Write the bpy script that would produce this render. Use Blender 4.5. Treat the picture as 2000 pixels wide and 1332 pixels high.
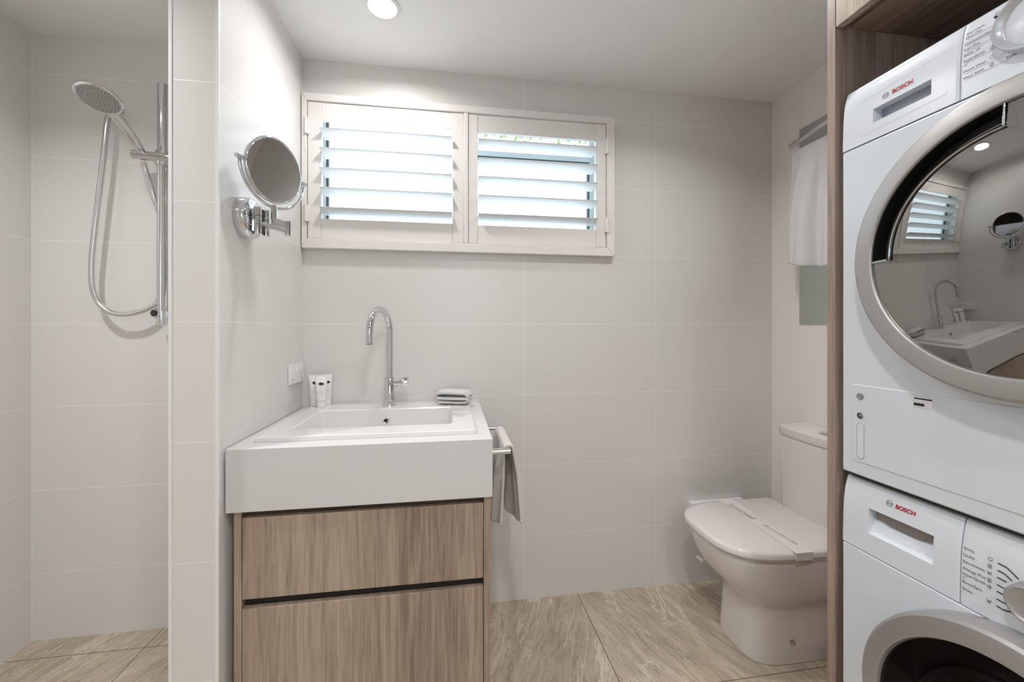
import bpy, bmesh, math, random
from mathutils import Vector, Matrix, noise
random.seed(7)
for o in list(bpy.data.objects): bpy.data.objects.remove(o, do_unlink=True)
scene = bpy.context.scene
COL = scene.collection
PI = math.pi

# ---------------------------------------------------------------- camera
cam_d = bpy.data.cameras.new('camera')
cam = bpy.data.objects.new('camera', cam_d); COL.objects.link(cam)
scene.camera = cam
cam.location = (0, 0, 1.156)
cam.rotation_euler = (PI/2, 0, -0.1487)
cam_d.sensor_fit = 'HORIZONTAL'; cam_d.sensor_width = 36
cam_d.lens = 36*781.0/2000
cam_d.shift_x = 0; cam_d.shift_y = -26/2000
cam_d.clip_start = 0.02

# ---------------------------------------------------------------- sky, exposure
scene.view_settings.view_transform = 'Standard'
scene.view_settings.look = 'None'
scene.view_settings.gamma = 1
scene.view_settings.use_curve_mapping = False
scene.view_settings.exposure = 0.12
w = bpy.data.worlds.new('sky'); scene.world = w; w.use_nodes = True
nt = w.node_tree; nt.nodes.clear()
wo = nt.nodes.new('ShaderNodeOutputWorld'); bg = nt.nodes.new('ShaderNodeBackground')
tcw = nt.nodes.new('ShaderNodeTexCoord'); nzw = nt.nodes.new('ShaderNodeTexNoise'); crw = nt.nodes.new('ShaderNodeValToRGB')
nzw.inputs['Scale'].default_value = 2.5
crw.color_ramp.elements[0].position = 0.35; crw.color_ramp.elements[0].color = (0.72, 0.87, 1, 1)
crw.color_ramp.elements[1].position = 0.65; crw.color_ramp.elements[1].color = (0.93, 0.97, 1, 1)
nt.links.new(tcw.outputs['Generated'], nzw.inputs['Vector']); nt.links.new(nzw.outputs['Fac'], crw.inputs['Fac'])
nt.links.new(crw.outputs['Color'], bg.inputs['Color']); bg.inputs['Strength'].default_value = 2.8
nt.links.new(bg.outputs[0], wo.inputs[0])

# window and shower downlights, plus unseen ones added as fill: (x, y, watts)
DOWNLIGHTS = [(-0.227, 1.366, 3.3), (0.74, 1.06, 3.5), (0.10, 0.10, 6.6), (-1.12, 0.85, 6.6), (0.45, -0.65, 7.0)]
WARM = (1.0, 0.992, 0.982)

# ---------------------------------------------------------------- materials
def new_mat(name):
    m = bpy.data.materials.new(name); m.use_nodes = True
    return m, m.node_tree, m.node_tree.nodes['Principled BSDF']
def srgb(r, g, b):
    f = lambda c: (c/255/12.92) if c/255 <= 0.04045 else ((c/255+0.055)/1.055)**2.4
    return (f(r), f(g), f(b), 1)
def simple(name, col, rough=0.4, metal=0.0, spec=0.5, coat=0.0, bump=0.0, bscale=60, **kw):
    m, t, p = new_mat(name)
    p.inputs['Base Color'].default_value = col
    p.inputs['Roughness'].default_value = rough
    p.inputs['Metallic'].default_value = metal
    p.inputs['Specular IOR Level'].default_value = spec
    p.inputs['Coat Weight'].default_value = coat
    for k, v in kw.items(): p.inputs[k].default_value = v
    tc = t.nodes.new('ShaderNodeTexCoord'); n = t.nodes.new('ShaderNodeTexNoise')
    n.inputs['Scale'].default_value = bscale; n.inputs['Detail'].default_value = 4
    t.links.new(tc.outputs['Object'], n.inputs['Vector'])
    if bump:
        b = t.nodes.new('ShaderNodeBump'); b.inputs['Strength'].default_value = bump; b.inputs['Distance'].default_value = 0.002
        t.links.new(n.outputs['Fac'], b.inputs['Height']); t.links.new(b.outputs[0], p.inputs['Normal'])
    else:
        mr = t.nodes.new('ShaderNodeMapRange')
        mr.inputs['To Min'].default_value = max(0, rough-0.02); mr.inputs['To Max'].default_value = rough+0.02
        t.links.new(n.outputs['Fac'], mr.inputs['Value']); t.links.new(mr.outputs[0], p.inputs['Roughness'])
    return m
def mnode(t, op, a, b=None, c=None):
    n = t.nodes.new('ShaderNodeMath'); n.operation = op
    for i, v in enumerate((a, b, c)):
        if v is None: continue
        if isinstance(v, (int, float)): n.inputs[i].default_value = v
        else: t.links.new(v, n.inputs[i])
    return n.outputs[0]
def line_at(t, v, pos, half):
    return mnode(t, 'LESS_THAN', mnode(t, 'ABSOLUTE', mnode(t, 'SUBTRACT', v, pos)), half)
def tile_mat(name, vertical):
    m, t, p = new_mat(name)
    g = t.nodes.new('ShaderNodeNewGeometry'); s = t.nodes.new('ShaderNodeSeparateXYZ')
    t.links.new(g.outputs['Position'], s.inputs[0])
    fz = mnode(t, 'FRACT', mnode(t, 'DIVIDE', mnode(t, 'SUBTRACT', s.outputs['Z'], 1.171-3.15), 0.3))
    mask = line_at(t, fz, 0.5, 0.0013/0.3)
    if vertical:
        for px in (0.302, 0.902):
            mask = mnode(t, 'MAXIMUM', mask, line_at(t, s.outputs['X'], px, 0.0014))
    mx = t.nodes.new('ShaderNodeMix'); mx.data_type = 'RGBA'
    t.links.new(mask, mx.inputs['Factor'])
    mx.inputs[6].default_value = srgb(229, 227, 224); mx.inputs[7].default_value = srgb(242, 240, 237)
    t.links.new(mx.outputs[2], p.inputs['Base Color'])
    n = t.nodes.new('ShaderNodeTexNoise'); n.inputs['Scale'].default_value = 3.0; n.inputs['Detail'].default_value = 1
    t.links.new(g.outputs['Position'], n.inputs['Vector'])
    h = mnode(t, 'SUBTRACT', mnode(t, 'MULTIPLY', n.outputs['Fac'], 0.6), mnode(t, 'MULTIPLY', mask, 0.5))
    b = t.nodes.new('ShaderNodeBump'); b.inputs['Strength'].default_value = 0.22; b.inputs['Distance'].default_value = 0.003
    t.links.new(h, b.inputs['Height']); t.links.new(b.outputs[0], p.inputs['Normal'])
    p.inputs['Roughness'].default_value = 0.24; p.inputs['Specular IOR Level'].default_value = 0.45
    return m
M_TILE = tile_mat('white_wall_tile', False)
M_TILEV = tile_mat('white_wall_tile_jointed', True)
M_PAINT = simple('white_wall_paint', srgb(240, 234, 229), 0.6, bump=0.03, bscale=300)
M_CEIL = simple('ceiling_paint', srgb(246, 246, 246), 0.7, bump=0.02, bscale=300)
M_TRIM = simple('white_trim', srgb(240, 240, 240), 0.35)

def floor_mat():
    m, t, p = new_mat('beige_stone_tile')
    g = t.nodes.new('ShaderNodeNewGeometry'); s = t.nodes.new('ShaderNodeSeparateXYZ')
    t.links.new(g.outputs['Position'], s.inputs[0])
    X, Y = s.outputs['X'], s.outputs['Y']
    side = mnode(t, 'MULTIPLY_ADD', mnode(t, 'GREATER_THAN', X, 0.54), -0.76, 0.42)   # vein slant per tile
    across = mnode(t, 'SUBTRACT', X, mnode(t, 'MULTIPLY', Y, side))
    cb = t.nodes.new('ShaderNodeCombineXYZ')
    t.links.new(across, cb.inputs[0]); t.links.new(mnode(t, 'MULTIPLY', Y, 0.22), cb.inputs[1])
    t.links.new(mnode(t, 'MULTIPLY', mnode(t, 'GREATER_THAN', X, 0.54), 5.0), cb.inputs[2])
    def nz(scale, detail, dist, rough=0.6):
        n = t.nodes.new('ShaderNodeTexNoise'); n.inputs['Scale'].default_value = scale
        n.inputs['Detail'].default_value = detail; n.inputs['Distortion'].default_value = dist; n.inputs['Roughness'].default_value = rough
        t.links.new(cb.outputs[0], n.inputs['Vector']); return n.outputs['Fac']
    def ramp(v, stops):
        r = t.nodes.new('ShaderNodeValToRGB'); e = r.color_ramp.elements
        while len(e) < len(stops): e.new(0.5)
        for i, (q, c) in enumerate(stops): e[i].position = q; e[i].color = c
        t.links.new(v, r.inputs['Fac']); return r.outputs['Color']
    def mix(f, a, b, mode='MIX'):
        x = t.nodes.new('ShaderNodeMix'); x.data_type = 'RGBA'; x.blend_type = mode
        for sock, v in ((x.inputs['Factor'], f), (x.inputs[6], a), (x.inputs[7], b)):
            if isinstance(v, (int, float, tuple)): sock.default_value = v
            else: t.links.new(v, sock)
        return x.outputs[2]
    base = ramp(nz(2.2, 5, 0.4), [(0.3, srgb(194, 180, 162)), (0.55, srgb(214, 201, 183)), (0.75, srgb(228, 216, 199))])
    fine = ramp(nz(34, 10, 0.8, 0.78), [(0.38, srgb(158, 146, 132)), (0.60, srgb(255, 251, 243))])
    c = mix(0.55, base, fine, 'MULTIPLY')
    v1 = mnode(t, 'ABSOLUTE', mnode(t, 'SUBTRACT', nz(5.0, 7, 1.0), 0.5))
    v2 = mnode(t, 'ABSOLUTE', mnode(t, 'SUBTRACT', nz(7.5, 8, 1.4), 0.47))
    br = t.nodes.new('ShaderNodeTexNoise'); br.inputs['Scale'].default_value = 3.0
    t.links.new(g.outputs['Position'], br.inputs['Vector'])
    brk = mnode(t, 'GREATER_THAN', br.outputs['Fac'], 0.47)
    l1 = mnode(t, 'MULTIPLY', mnode(t, 'LESS_THAN', v1, 0.0075), brk)
    l2 = mnode(t, 'LESS_THAN', v2, 0.004)
    c = mix(mnode(t, 'MULTIPLY', l2, 0.5), c, srgb(126, 110, 94))
    c = mix(mnode(t, 'MULTIPLY', l1, 0.75), c, srgb(226, 215, 200))
    # grain
    gr = t.nodes.new('ShaderNodeTexNoise'); gr.inputs['Scale'].default_value = 260; gr.inputs['Detail'].default_value = 3
    t.links.new(g.outputs['Position'], gr.inputs['Vector'])
    c = mix(0.25, c, ramp(gr.outputs['Fac'], [(0.3, srgb(150, 140, 130)), (0.7, (1, 1, 1, 1))]), 'MULTIPLY')
    # joints
    hw = 0.0016
    lx = mnode(t, 'MAXIMUM', line_at(t, X, 0.54, hw), line_at(t, X, -1.07, hw))
    lx = mnode(t, 'MAXIMUM', lx, line_at(t, X, -0.265, hw))
    ly = mnode(t, 'MULTIPLY', line_at(t, Y, 1.19, hw), mnode(t, 'GREATER_THAN', X, 0.54))
    ly2 = mnode(t, 'MULTIPLY', line_at(t, Y, 1.584, hw), mnode(t, 'LESS_THAN', X, -0.6))
    J = mnode(t, 'MAXIMUM', lx, mnode(t, 'MAXIMUM', ly, ly2))
    c = mix(J, c, srgb(112, 98, 84))
    t.links.new(c, p.inputs['Base Color'])
    p.inputs['Roughness'].default_value = 0.42
    b = t.nodes.new('ShaderNodeBump'); b.inputs['Strength'].default_value = 0.25; b.inputs['Distance'].default_value = 0.002
    t.links.new(mnode(t, 'SUBTRACT', nz(26, 8, 0.6, 0.7), mnode(t, 'ADD', mnode(t, 'MULTIPLY', l2, 0.6), J)), b.inputs['Height'])
    t.links.new(b.outputs[0], p.inputs['Normal'])
    return m
M_FLOOR = floor_mat()

def wood(name, light, mid, dark, axis='Z', scale=1.0):
    m, t, p = new_mat(name)
    tc = t.nodes.new('ShaderNodeTexCoord'); mp = t.nodes.new('ShaderNodeMapping')
    long_, wide = 0.04*scale, 1.0*scale
    mp.inputs['Scale'].default_value = {'Z': (wide, wide, long_), 'Y': (wide, long_, wide), 'X': (long_, wide, wide)}[axis]
    t.links.new(tc.outputs['Object'], mp.inputs['Vector'])
    def nz(scale, det, dist):
        n = t.nodes.new('ShaderNodeTexNoise'); n.inputs['Scale'].default_value = scale; n.inputs['Detail'].default_value = det
        n.inputs['Distortion'].default_value = dist; n.inputs['Roughness'].default_value = 0.65
        t.links.new(mp.outputs[0], n.inputs['Vector']); return n.outputs['Fac']
    a = nz(12, 4, 1.6); b = nz(75, 5, 0.8); c = nz(230, 4, 0.3)
    v = mnode(t, 'ADD', mnode(t, 'MULTIPLY', a, 0.34), mnode(t, 'ADD', mnode(t, 'MULTIPLY', b, 0.38), mnode(t, 'MULTIPLY', c, 0.28)))
    # glued staves: tone steps from strip to strip across the grain
    ss = t.nodes.new('ShaderNodeSeparateXYZ'); t.links.new(tc.outputs['Object'], ss.inputs[0])
    acr = ss.outputs['Y'] if axis != 'Y' else ss.outputs['X']
    if axis == 'Z': acr = mnode(t, 'ADD', ss.outputs['X'], ss.outputs['Y'])
    wn = t.nodes.new('ShaderNodeTexWhiteNoise'); wn.noise_dimensions = '1D'
    t.links.new(mnode(t, 'FLOOR', mnode(t, 'MULTIPLY', mnode(t, 'ADD', acr, mnode(t, 'MULTIPLY', mnode(t, 'SINE', mnode(t, 'MULTIPLY', acr, 23.0)), 0.016)), 17.0)), wn.inputs['W'])
    v = mnode(t, 'ADD', v, mnode(t, 'MULTIPLY', mnode(t, 'SUBTRACT', wn.outputs['Value'], 0.5), 0.11))
    r = t.nodes.new('ShaderNodeValToRGB'); e = r.color_ramp.elements; e.new(0.5)
    e[0].position = 0.38; e[0].color = dark; e[1].position = 0.5; e[1].color = mid; e[2].position = 0.62; e[2].color = light
    t.links.new(v, r.inputs['Fac']); t.links.new(r.outputs['Color'], p.inputs['Base Color'])
    bp = t.nodes.new('ShaderNodeBump'); bp.inputs['Strength'].default_value = 0.15; bp.inputs['Distance'].default_value = 0.001
    t.links.new(b, bp.inputs['Height']); t.links.new(bp.outputs[0], p.inputs['Normal'])
    p.inputs['Roughness'].default_value = 0.45; p.inputs['Specular IOR Level'].default_value = 0.3
    return m
M_OAK = wood('grey_oak_laminate', srgb(190, 172, 156), srgb(168, 149, 133), srgb(136, 118, 104))
M_OAKD = wood('shaded_oak_laminate', srgb(176, 155, 142), srgb(153, 134, 123), srgb(124, 107, 98))  # same oak, toned down for the shade inside the joinery
M_OAKY = wood('shaded_oak_horizontal', srgb(176, 152, 134), srgb(148, 125, 110), srgb(116, 96, 84), axis='Y')  # same oak again, darkened for the shaded underside of the cupboard
M_OAKX = wood('shaded_oak_shadowline', srgb(128, 110, 98), srgb(100, 84, 74), srgb(74, 60, 52), axis='X')  # oak darkened to paint the shade in the finger recess
M_OAKL = wood('pale_oak_laminate', srgb(206, 192, 176), srgb(184, 168, 152), srgb(156, 138, 122), axis='Z')

M_STONE = simple('white_composite_stone', srgb(219, 218, 219), 0.35)
M_CERAMIC = simple('white_ceramic', srgb(236, 233, 231), 0.12, coat=0.4)
M_TOILET = simple('toilet_ceramic', srgb(226, 220, 217), 0.12, coat=0.4)
M_CHROME = simple('chrome', (0.74, 0.75, 0.77, 1), 0.06, 1.0)
M_SATIN = simple('satin_chrome', (0.70, 0.70, 0.70, 1), 0.2, 1.0)
M_MIRROR = simple('mirror_glass', (0.80, 0.82, 0.83, 1), 0.012, 1.0)
M_WMIRROR = simple('wall_mirror_glass', (0.62, 0.68, 0.66, 1), 0.015, 1.0)
M_BLACK = simple('black_rubber', (0.01, 0.01, 0.01, 1), 0.5)
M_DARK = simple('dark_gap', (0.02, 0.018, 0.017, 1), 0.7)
M_SHUT = simple('white_shutter_paint', srgb(240, 236, 232), 0.35)
M_LOUVRE = simple('white_louvre_paint', srgb(238, 240, 242), 0.35)
M_ALU = simple('white_aluminium', srgb(214, 226, 230), 0.4)
M_SEAL = simple('grey_seal', srgb(52, 74, 78), 0.6)
M_APPL = simple('white_enamel', srgb(214, 220, 227), 0.22)
M_APPLP = simple('white_plastic_fascia', srgb(216, 221, 228), 0.25)
M_APPLG = simple('shaded_enamel', srgb(205, 206, 210), 0.35)
M_SILV = simple('silver_paint', (0.41, 0.395, 0.385, 1), 0.33, 0.55)
M_SILVL = simple('light_silver_plastic', (0.52, 0.53, 0.56, 1), 0.3, 0.3)
M_SEAM = simple('seam_grey', srgb(140, 142, 148), 0.5)
M_RED = simple('red_lettering', srgb(176, 16, 34), 0.4)
M_INK = simple('grey_lettering', srgb(70, 72, 80), 0.5)
M_INKL = simple('pale_grey_lettering', srgb(150, 152, 160), 0.5)
M_INKB = simple('black_print', srgb(22, 20, 22), 0.5)
M_GREYP = simple('grey_plastic', srgb(96, 92, 90), 0.35)
M_DGREY = simple('dark_grey_plastic', srgb(40, 40, 40), 0.3)
M_DRUM = simple('steel_drum', (0.35, 0.35, 0.35, 1), 0.35, 0.9, bump=0.4, bscale=120)
M_TUBE = simple('white_tube_plastic', srgb(240, 238, 238), 0.3)
M_PAPER = simple('thin_paper', srgb(230, 224, 220), 0.35)

def towel_mat(name, col):
    m = simple(name, col, 0.95, bump=0.9, bscale=700)
    p = m.node_tree.nodes['Principled BSDF']
    p.inputs['Sheen Weight'].default_value = 0.4; p.inputs['Specular IOR Level'].default_value = 0.1
    for n in m.node_tree.nodes:
        if n.type == 'BUMP': n.inputs['Distance'].default_value = 0.003
    return m
M_TOWEL = towel_mat('white_terry', srgb(238, 237, 237))
M_TOWEL2 = towel_mat('cream_terry', srgb(232, 225, 218))

def glass_mat(name, tint, gloss, rough=0.01, fres=1.45, gcol=(1, 1, 1, 1)):
    m = bpy.data.materials.new(name); m.use_nodes = True; t = m.node_tree; t.nodes.clear()
    o = t.nodes.new('ShaderNodeOutputMaterial'); a = t.nodes.new('ShaderNodeBsdfTransparent'); b = t.nodes.new('ShaderNodeBsdfGlossy')
    a.inputs[0].default_value = tint; b.inputs['Color'].default_value = gcol; b.inputs['Roughness'].default_value = rough
    f = t.nodes.new('ShaderNodeFresnel'); f.inputs[0].default_value = fres
    gm = t.nodes.new('ShaderNodeNewGeometry')
    fac = mnode(t, 'MULTIPLY', mnode(t, 'MINIMUM', mnode(t, 'ADD', f.outputs[0], gloss), 1.0), mnode(t, 'SUBTRACT', 1.0, gm.outputs['Backfacing']))
    x = t.nodes.new('ShaderNodeMixShader'); t.links.new(fac, x.inputs[0]); t.links.new(a.outputs[0], x.inputs[1]); t.links.new(b.outputs[0], x.inputs[2])
    t.links.new(x.outputs[0], o.inputs[0]); return m
M_PANE = glass_mat('window_glass', (0.96, 0.99, 1, 1), 0.0)
M_DOORG = glass_mat('smoky_door_glass', (0.42, 0.41, 0.40, 1), 0.27, gcol=(0.95, 0.92, 0.89, 1))
M_DOORG2 = glass_mat('dark_door_glass', (0.30, 0.30, 0.31, 1), 0.0, fres=1.22)
M_BOWL = glass_mat('clear_bowl_glass', (0.75, 0.75, 0.75, 1), 0.10)

def emis(name, col, st):
    m = bpy.data.materials.new(name); m.use_nodes = True; t = m.node_tree; t.nodes.clear()
    o = t.nodes.new('ShaderNodeOutputMaterial'); e = t.nodes.new('ShaderNodeEmission')
    e.inputs[0].default_value = (*col, 1); e.inputs[1].default_value = st; t.links.new(e.outputs[0], o.inputs[0]); return m
M_LAMP = emis('lamp_lens', (1, 0.97, 0.93), 9.0)

# ---------------------------------------------------------------- helpers
def NB(): return bmesh.new()
def box(bm, x0, x1, y0, y1, z0, z1):
    v = [bm.verts.new(p) for p in ((x0,y0,z0),(x1,y0,z0),(x1,y1,z0),(x0,y1,z0),(x0,y0,z1),(x1,y0,z1),(x1,y1,z1),(x0,y1,z1))]
    for f in ((0,3,2,1),(4,5,6,7),(0,1,5,4),(1,2,6,5),(2,3,7,6),(3,0,4,7)): bm.faces.new([v[i] for i in f])
    return v
def frame_of(d):
    d = Vector(d).normalized(); u = d.orthogonal().normalized()
    if abs(d.z) < 0.95: u = Vector((0,0,1)).cross(d).normalized()
    return u, d.cross(u).normalized(), d
def tube(bm, pts, r, n=16, caps=True, flat=1.0):
    pts = [Vector(p) for p in pts]; rings = []
    u = None
    for i, p in enumerate(pts):
        d = (pts[min(i+1, len(pts)-1)] - pts[max(i-1, 0)]).normalized()
        if u is None: u = frame_of(d)[0]
        u = (u - d*u.dot(d)).normalized(); v = d.cross(u)
        rr = r[i] if isinstance(r, (list, tuple)) else r
        rings.append([bm.verts.new(p + u*math.cos(2*PI*k/n)*rr + v*math.sin(2*PI*k/n)*rr*flat) for k in range(n)])
    for a, b in zip(rings, rings[1:]):
        for k in range(n): bm.faces.new((a[k], a[(k+1)%n], b[(k+1)%n], b[k]))
    if caps: bm.faces.new(rings[0][::-1]); bm.faces.new(rings[-1])
def lathe(bm, prof, o, d, n=48, a0=0.0, a1=2*PI, closed=True, uv=None):
    """prof: list of (radius, distance along d)"""
    if uv: u, v = [Vector(q) for q in uv]; d = Vector(d).normalized()
    else: u, v, d = frame_of(d)
    o = Vector(o); full = abs(a1-a0-2*PI) < 1e-6
    cnt = n if full else n+1
    rings = []
    for (r, h) in prof:
        if r < 1e-6: rings.append([bm.verts.new(o+d*h)]); continue
        rings.append([bm.verts.new(o + d*h + (u*math.cos(a0+(a1-a0)*k/n) + v*math.sin(a0+(a1-a0)*k/n))*r) for k in range(cnt)])
    for a, b in zip(rings, rings[1:]):
        for k in range(n):
            k2 = (k+1) % cnt
            if len(a) == 1 and len(b) == 1: continue
            if len(a) == 1: bm.faces.new((a[0], b[k2], b[k]))
            elif len(b) == 1: bm.faces.new((a[k], a[k2], b[0]))
            else: bm.faces.new((a[k], a[k2], b[k2], b[k]))
def loft(bm, rings, cap0=True, cap1=True, closed=True):
    R = [[bm.verts.new(p) for p in r] for r in rings]
    n = len(R[0])
    for a, b in zip(R, R[1:]):
        for k in range(n if closed else n-1): bm.faces.new((a[k], a[(k+1)%n], b[(k+1)%n], b[k]))
    if cap0: bm.faces.new(R[0][::-1])
    if cap1: bm.faces.new(R[-1])
def grid(bm, f, nu, nv):
    V = [[bm.verts.new(f(i/nu, j/nv)) for j in range(nv+1)] for i in range(nu+1)]
    for i in range(nu):
        for j in range(nv): bm.faces.new((V[i][j], V[i+1][j], V[i+1][j+1], V[i][j+1]))
def obj(name, bm, mat, parent=None, smooth=None, bevel=0, seg=2, recalc=True, local=False, solid=0, subsurf=0):
    if recalc: bmesh.ops.recalc_face_normals(bm, faces=bm.faces)
    me = bpy.data.meshes.new(name)
    if parent is not None and not local:
        mw = root_world(parent).inverted(); bmesh.ops.transform(bm, matrix=mw, verts=bm.verts)
    bm.to_mesh(me); bm.free()
    o = bpy.data.objects.new(name, me); COL.objects.link(o)
    if mat: me.materials.append(mat)
    if parent is not None: o.parent = parent
    if solid:
        s = o.modifiers.new('solid', 'SOLIDIFY'); s.thickness = solid; s.offset = 0
    if bevel:
        b = o.modifiers.new('bevel', 'BEVEL'); b.width = bevel; b.segments = seg; b.limit_method = 'ANGLE'; b.angle_limit = math.radians(40)
        b.harden_normals = False
    if subsurf:
        s = o.modifiers.new('sub', 'SUBSURF'); s.levels = subsurf; s.render_levels = subsurf
    if smooth is not None or bevel or subsurf:
        ang = math.radians(smooth if smooth is not None else 35)
        if smooth == 180 or subsurf:
            for p in me.polygons: p.use_smooth = True
        else:
            me.shade_smooth() if hasattr(me, 'shade_smooth') else None
            for p in me.polygons: p.use_smooth = True
            try: me.set_sharp_from_angle(angle=ang)
            except Exception: pass
    return o
def root_world(p):
    m = Matrix.Identity(4)
    while p is not None:
        m = Matrix.LocRotScale(p.location, p.rotation_euler, p.scale) @ m; p = p.parent
    return m
def thing(name, label, cat, loc, rot=(0,0,0), group=None):
    o = bpy.data.objects.new(name, None); COL.objects.link(o); o.location = loc; o.rotation_euler = rot
    o.empty_display_size = 0.05; o['label'] = label; o['category'] = cat
    if group: o['group'] = group
    return o
def tag(o, label, cat, group=None):
    o['label'] = label; o['category'] = cat
    if group: o['group'] = group
    return o
def struct(name, bm, mat, parent=None, **k):
    o = obj(name, bm, mat, parent, **k)
    if parent is None: o['kind'] = 'structure'
    return o
def flat_poly(bm, pts, y=0.0):
    bm.faces.new([bm.verts.new((x, y, z)) for x, z in pts])
def text_into(bm, body, size, x, z, y=0.0, bold=0.0, align='LEFT', sx=1.0, yf=None, mat=None):
    cu = bpy.data.curves.new('t', 'FONT'); cu.body = body; cu.size = size; cu.offset = bold*size; cu.align_x = align
    cu.resolution_u = 4
    ob = bpy.data.objects.new('t', cu); COL.objects.link(ob)
    dg = bpy.context.evaluated_depsgraph_get(); me = bpy.data.meshes.new_from_object(ob.evaluated_get(dg))
    tmp = bmesh.new(); tmp.from_mesh(me)
    for v in tmp.verts:
        X = x + v.co.x*sx; Z = z + v.co.y
        v.co = (X, yf(X, Z) if yf else y, Z)
    if mat is not None: bmesh.ops.transform(tmp, matrix=mat, verts=tmp.verts)
    m2 = bpy.data.meshes.new('t2'); tmp.to_mesh(m2); tmp.free(); bm.from_mesh(m2)
    bpy.data.meshes.remove(m2); bpy.data.meshes.remove(me); bpy.data.objects.remove(ob); bpy.data.curves.remove(cu)
def spline(P, n=12):
    P = [Vector(p) for p in P]; out = []
    for i in range(len(P)-1):
        a = P[max(i-1,0)]; b = P[i]; c = P[i+1]; d = P[min(i+2,len(P)-1)]
        for k in range(n):
            t = k/n
            out.append(0.5*((2*b)+(c-a)*t+(2*a-5*b+4*c-d)*t*t+(3*b-a-3*c+d)*t**3))
    out.append(P[-1]); return out

# ---------------------------------------------------------------- room shell
D = 1.676; XL = -0.580; XP = -0.690; XS = -1.492; XR = 1.485; YF = -1.35; HC = 2.215; YP = 1.101; SF = 0.03
WX0, WX1, WZ0, WZ1 = -0.558, 0.663, 1.503, 2.040
WT = 2.066                                     # head of the opening in the wall, above the shutters
b = NB(); box(b, XS-.1, XR+.1, YF-.1, D+.16, -0.12, 0); struct('floor', b, M_FLOOR)
b = NB(); box(b, XS, XP, YP, D, 0.0, SF); struct('trim_4', b, M_FLOOR)
b = NB(); box(b, XS-.1, XR+.1, YF-.1, D+.16, HC, HC+.1); struct('ceiling', b, M_CEIL)
b = NB()
box(b, XS-.1, WX0, D, D+.16, 0, HC); box(b, WX1, XR+.1, D, D+.16, 0, HC)
box(b, WX0, WX1, D, D+.16, 0, WZ0); box(b, WX0, WX1, D, D+.16, WT, HC)
struct('wall_back', b, M_TILEV)
b = NB(); box(b, XS-.1, XS, YF, D, 0, HC); struct('wall_left', b, M_TILE)
b = NB(); box(b, XR, XR+.1, YF, D, 0, HC); struct('wall_right', b, M_PAINT)
b = NB(); box(b, XS, -.35, YF-.1, YF, 0, HC); box(b, .55, XR, YF-.1, YF, 0, HC); box(b, -.35, .55, YF-.1, YF, 2.04, HC); struct('wall_front', b, M_PAINT)
b = NB(); box(b, XP, XL, YP, D, 0, HC); struct('wall_partition', b, M_TILE)
# corner trims of the partition and the shower corner bead
b = NB(); box(b, XL-.006, XL+.0012, YP-.0015, YP+.006, 0.002, HC-.002); struct('trim_1', b, M_TRIM)
b = NB(); box(b, XP-.0015, XP+.006, YP-.0015, YP+.006, 0.002, HC-.002); struct('trim_2', b, M_TRIM)
b = NB(); box(b, XS, XS+.0022, D-.0022, D, SF, HC); struct('trim_3', b, M_TRIM)
# added glazed door behind the camera (reflections only) to let fill daylight in
b = NB()
for q in ((-.349, -.29, .005, 2.035), (.49, .549, .005, 2.035), (-.29, .49, .005, .12), (-.29, .49, 1.97, 2.035), (-.29, .49, .12, 1.25)):
    box(b, q[0], q[1], YF-.07, YF-.03, q[2], q[3])
dr = struct('added_fill_door', b, M_TRIM, bevel=.004)
b = NB(); box(b, -.29, .49, YF-.052, YF-.048, 1.25, 1.97); obj('glazing', b, M_PANE, dr)
b = NB(); tube(b, [(0.52, YF-.03, 1.0), (0.52, YF+.02, 1.0), (0.42, YF+.02, 1.0)], .009); obj('door_handle', b, M_SATIN, dr, smooth=40)

# ---------------------------------------------------------------- window behind the shutters
wf = NB()
y0, y1 = 1.780, 1.825
for (a, c, e, f) in ((WX0, WX1, WZ0, WZ0+.035), (WX0, WX1, WT-.014, WT), (WX0, WX0+.035, WZ0, WT), (WX1-.035, WX1, WZ0, WT), (0.03, 0.08, WZ0, WT)):
    box(wf, a, c, y0, y1, e, f)
win = struct('window_1', wf, M_ALU, bevel=.002)
b = NB(); box(b, 0.08, WX1-.035, y0-.008, y1-.005, 1.920, 1.952); obj('transom', b, M_ALU, win, bevel=.002)
b = NB(); 
for (a, c, e, f) in ((0.08, WX1-.035, 1.911, 1.920), (WX0+.035, 0.03, WT-.018, WT-.014), (WX0+.035, WX0+.041, WZ0+.035, WT-.018), (WX1-.041, WX1-.035, WZ0+.035, 1.909)):
    box(b, a, c, y0-.002, y0+.02, e, f)
obj('seal', b, M_SEAL, win)
b = NB(); box(b, WX0+.035, 0.03, 1.800, 1.804, WZ0+.035, WT-.014); obj('pane', b, M_PANE, win)
b = NB(); box(b, 0.08, WX1-.035, 1.800, 1.804, WZ0+.035, 1.915); obj('pane', b, M_PANE, win)
b = NB(); box(b, 0.08, WX1-.035, 1.800, 1.804, 1.955, WT-.014); obj('pane', b, M_PANE, win)

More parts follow.
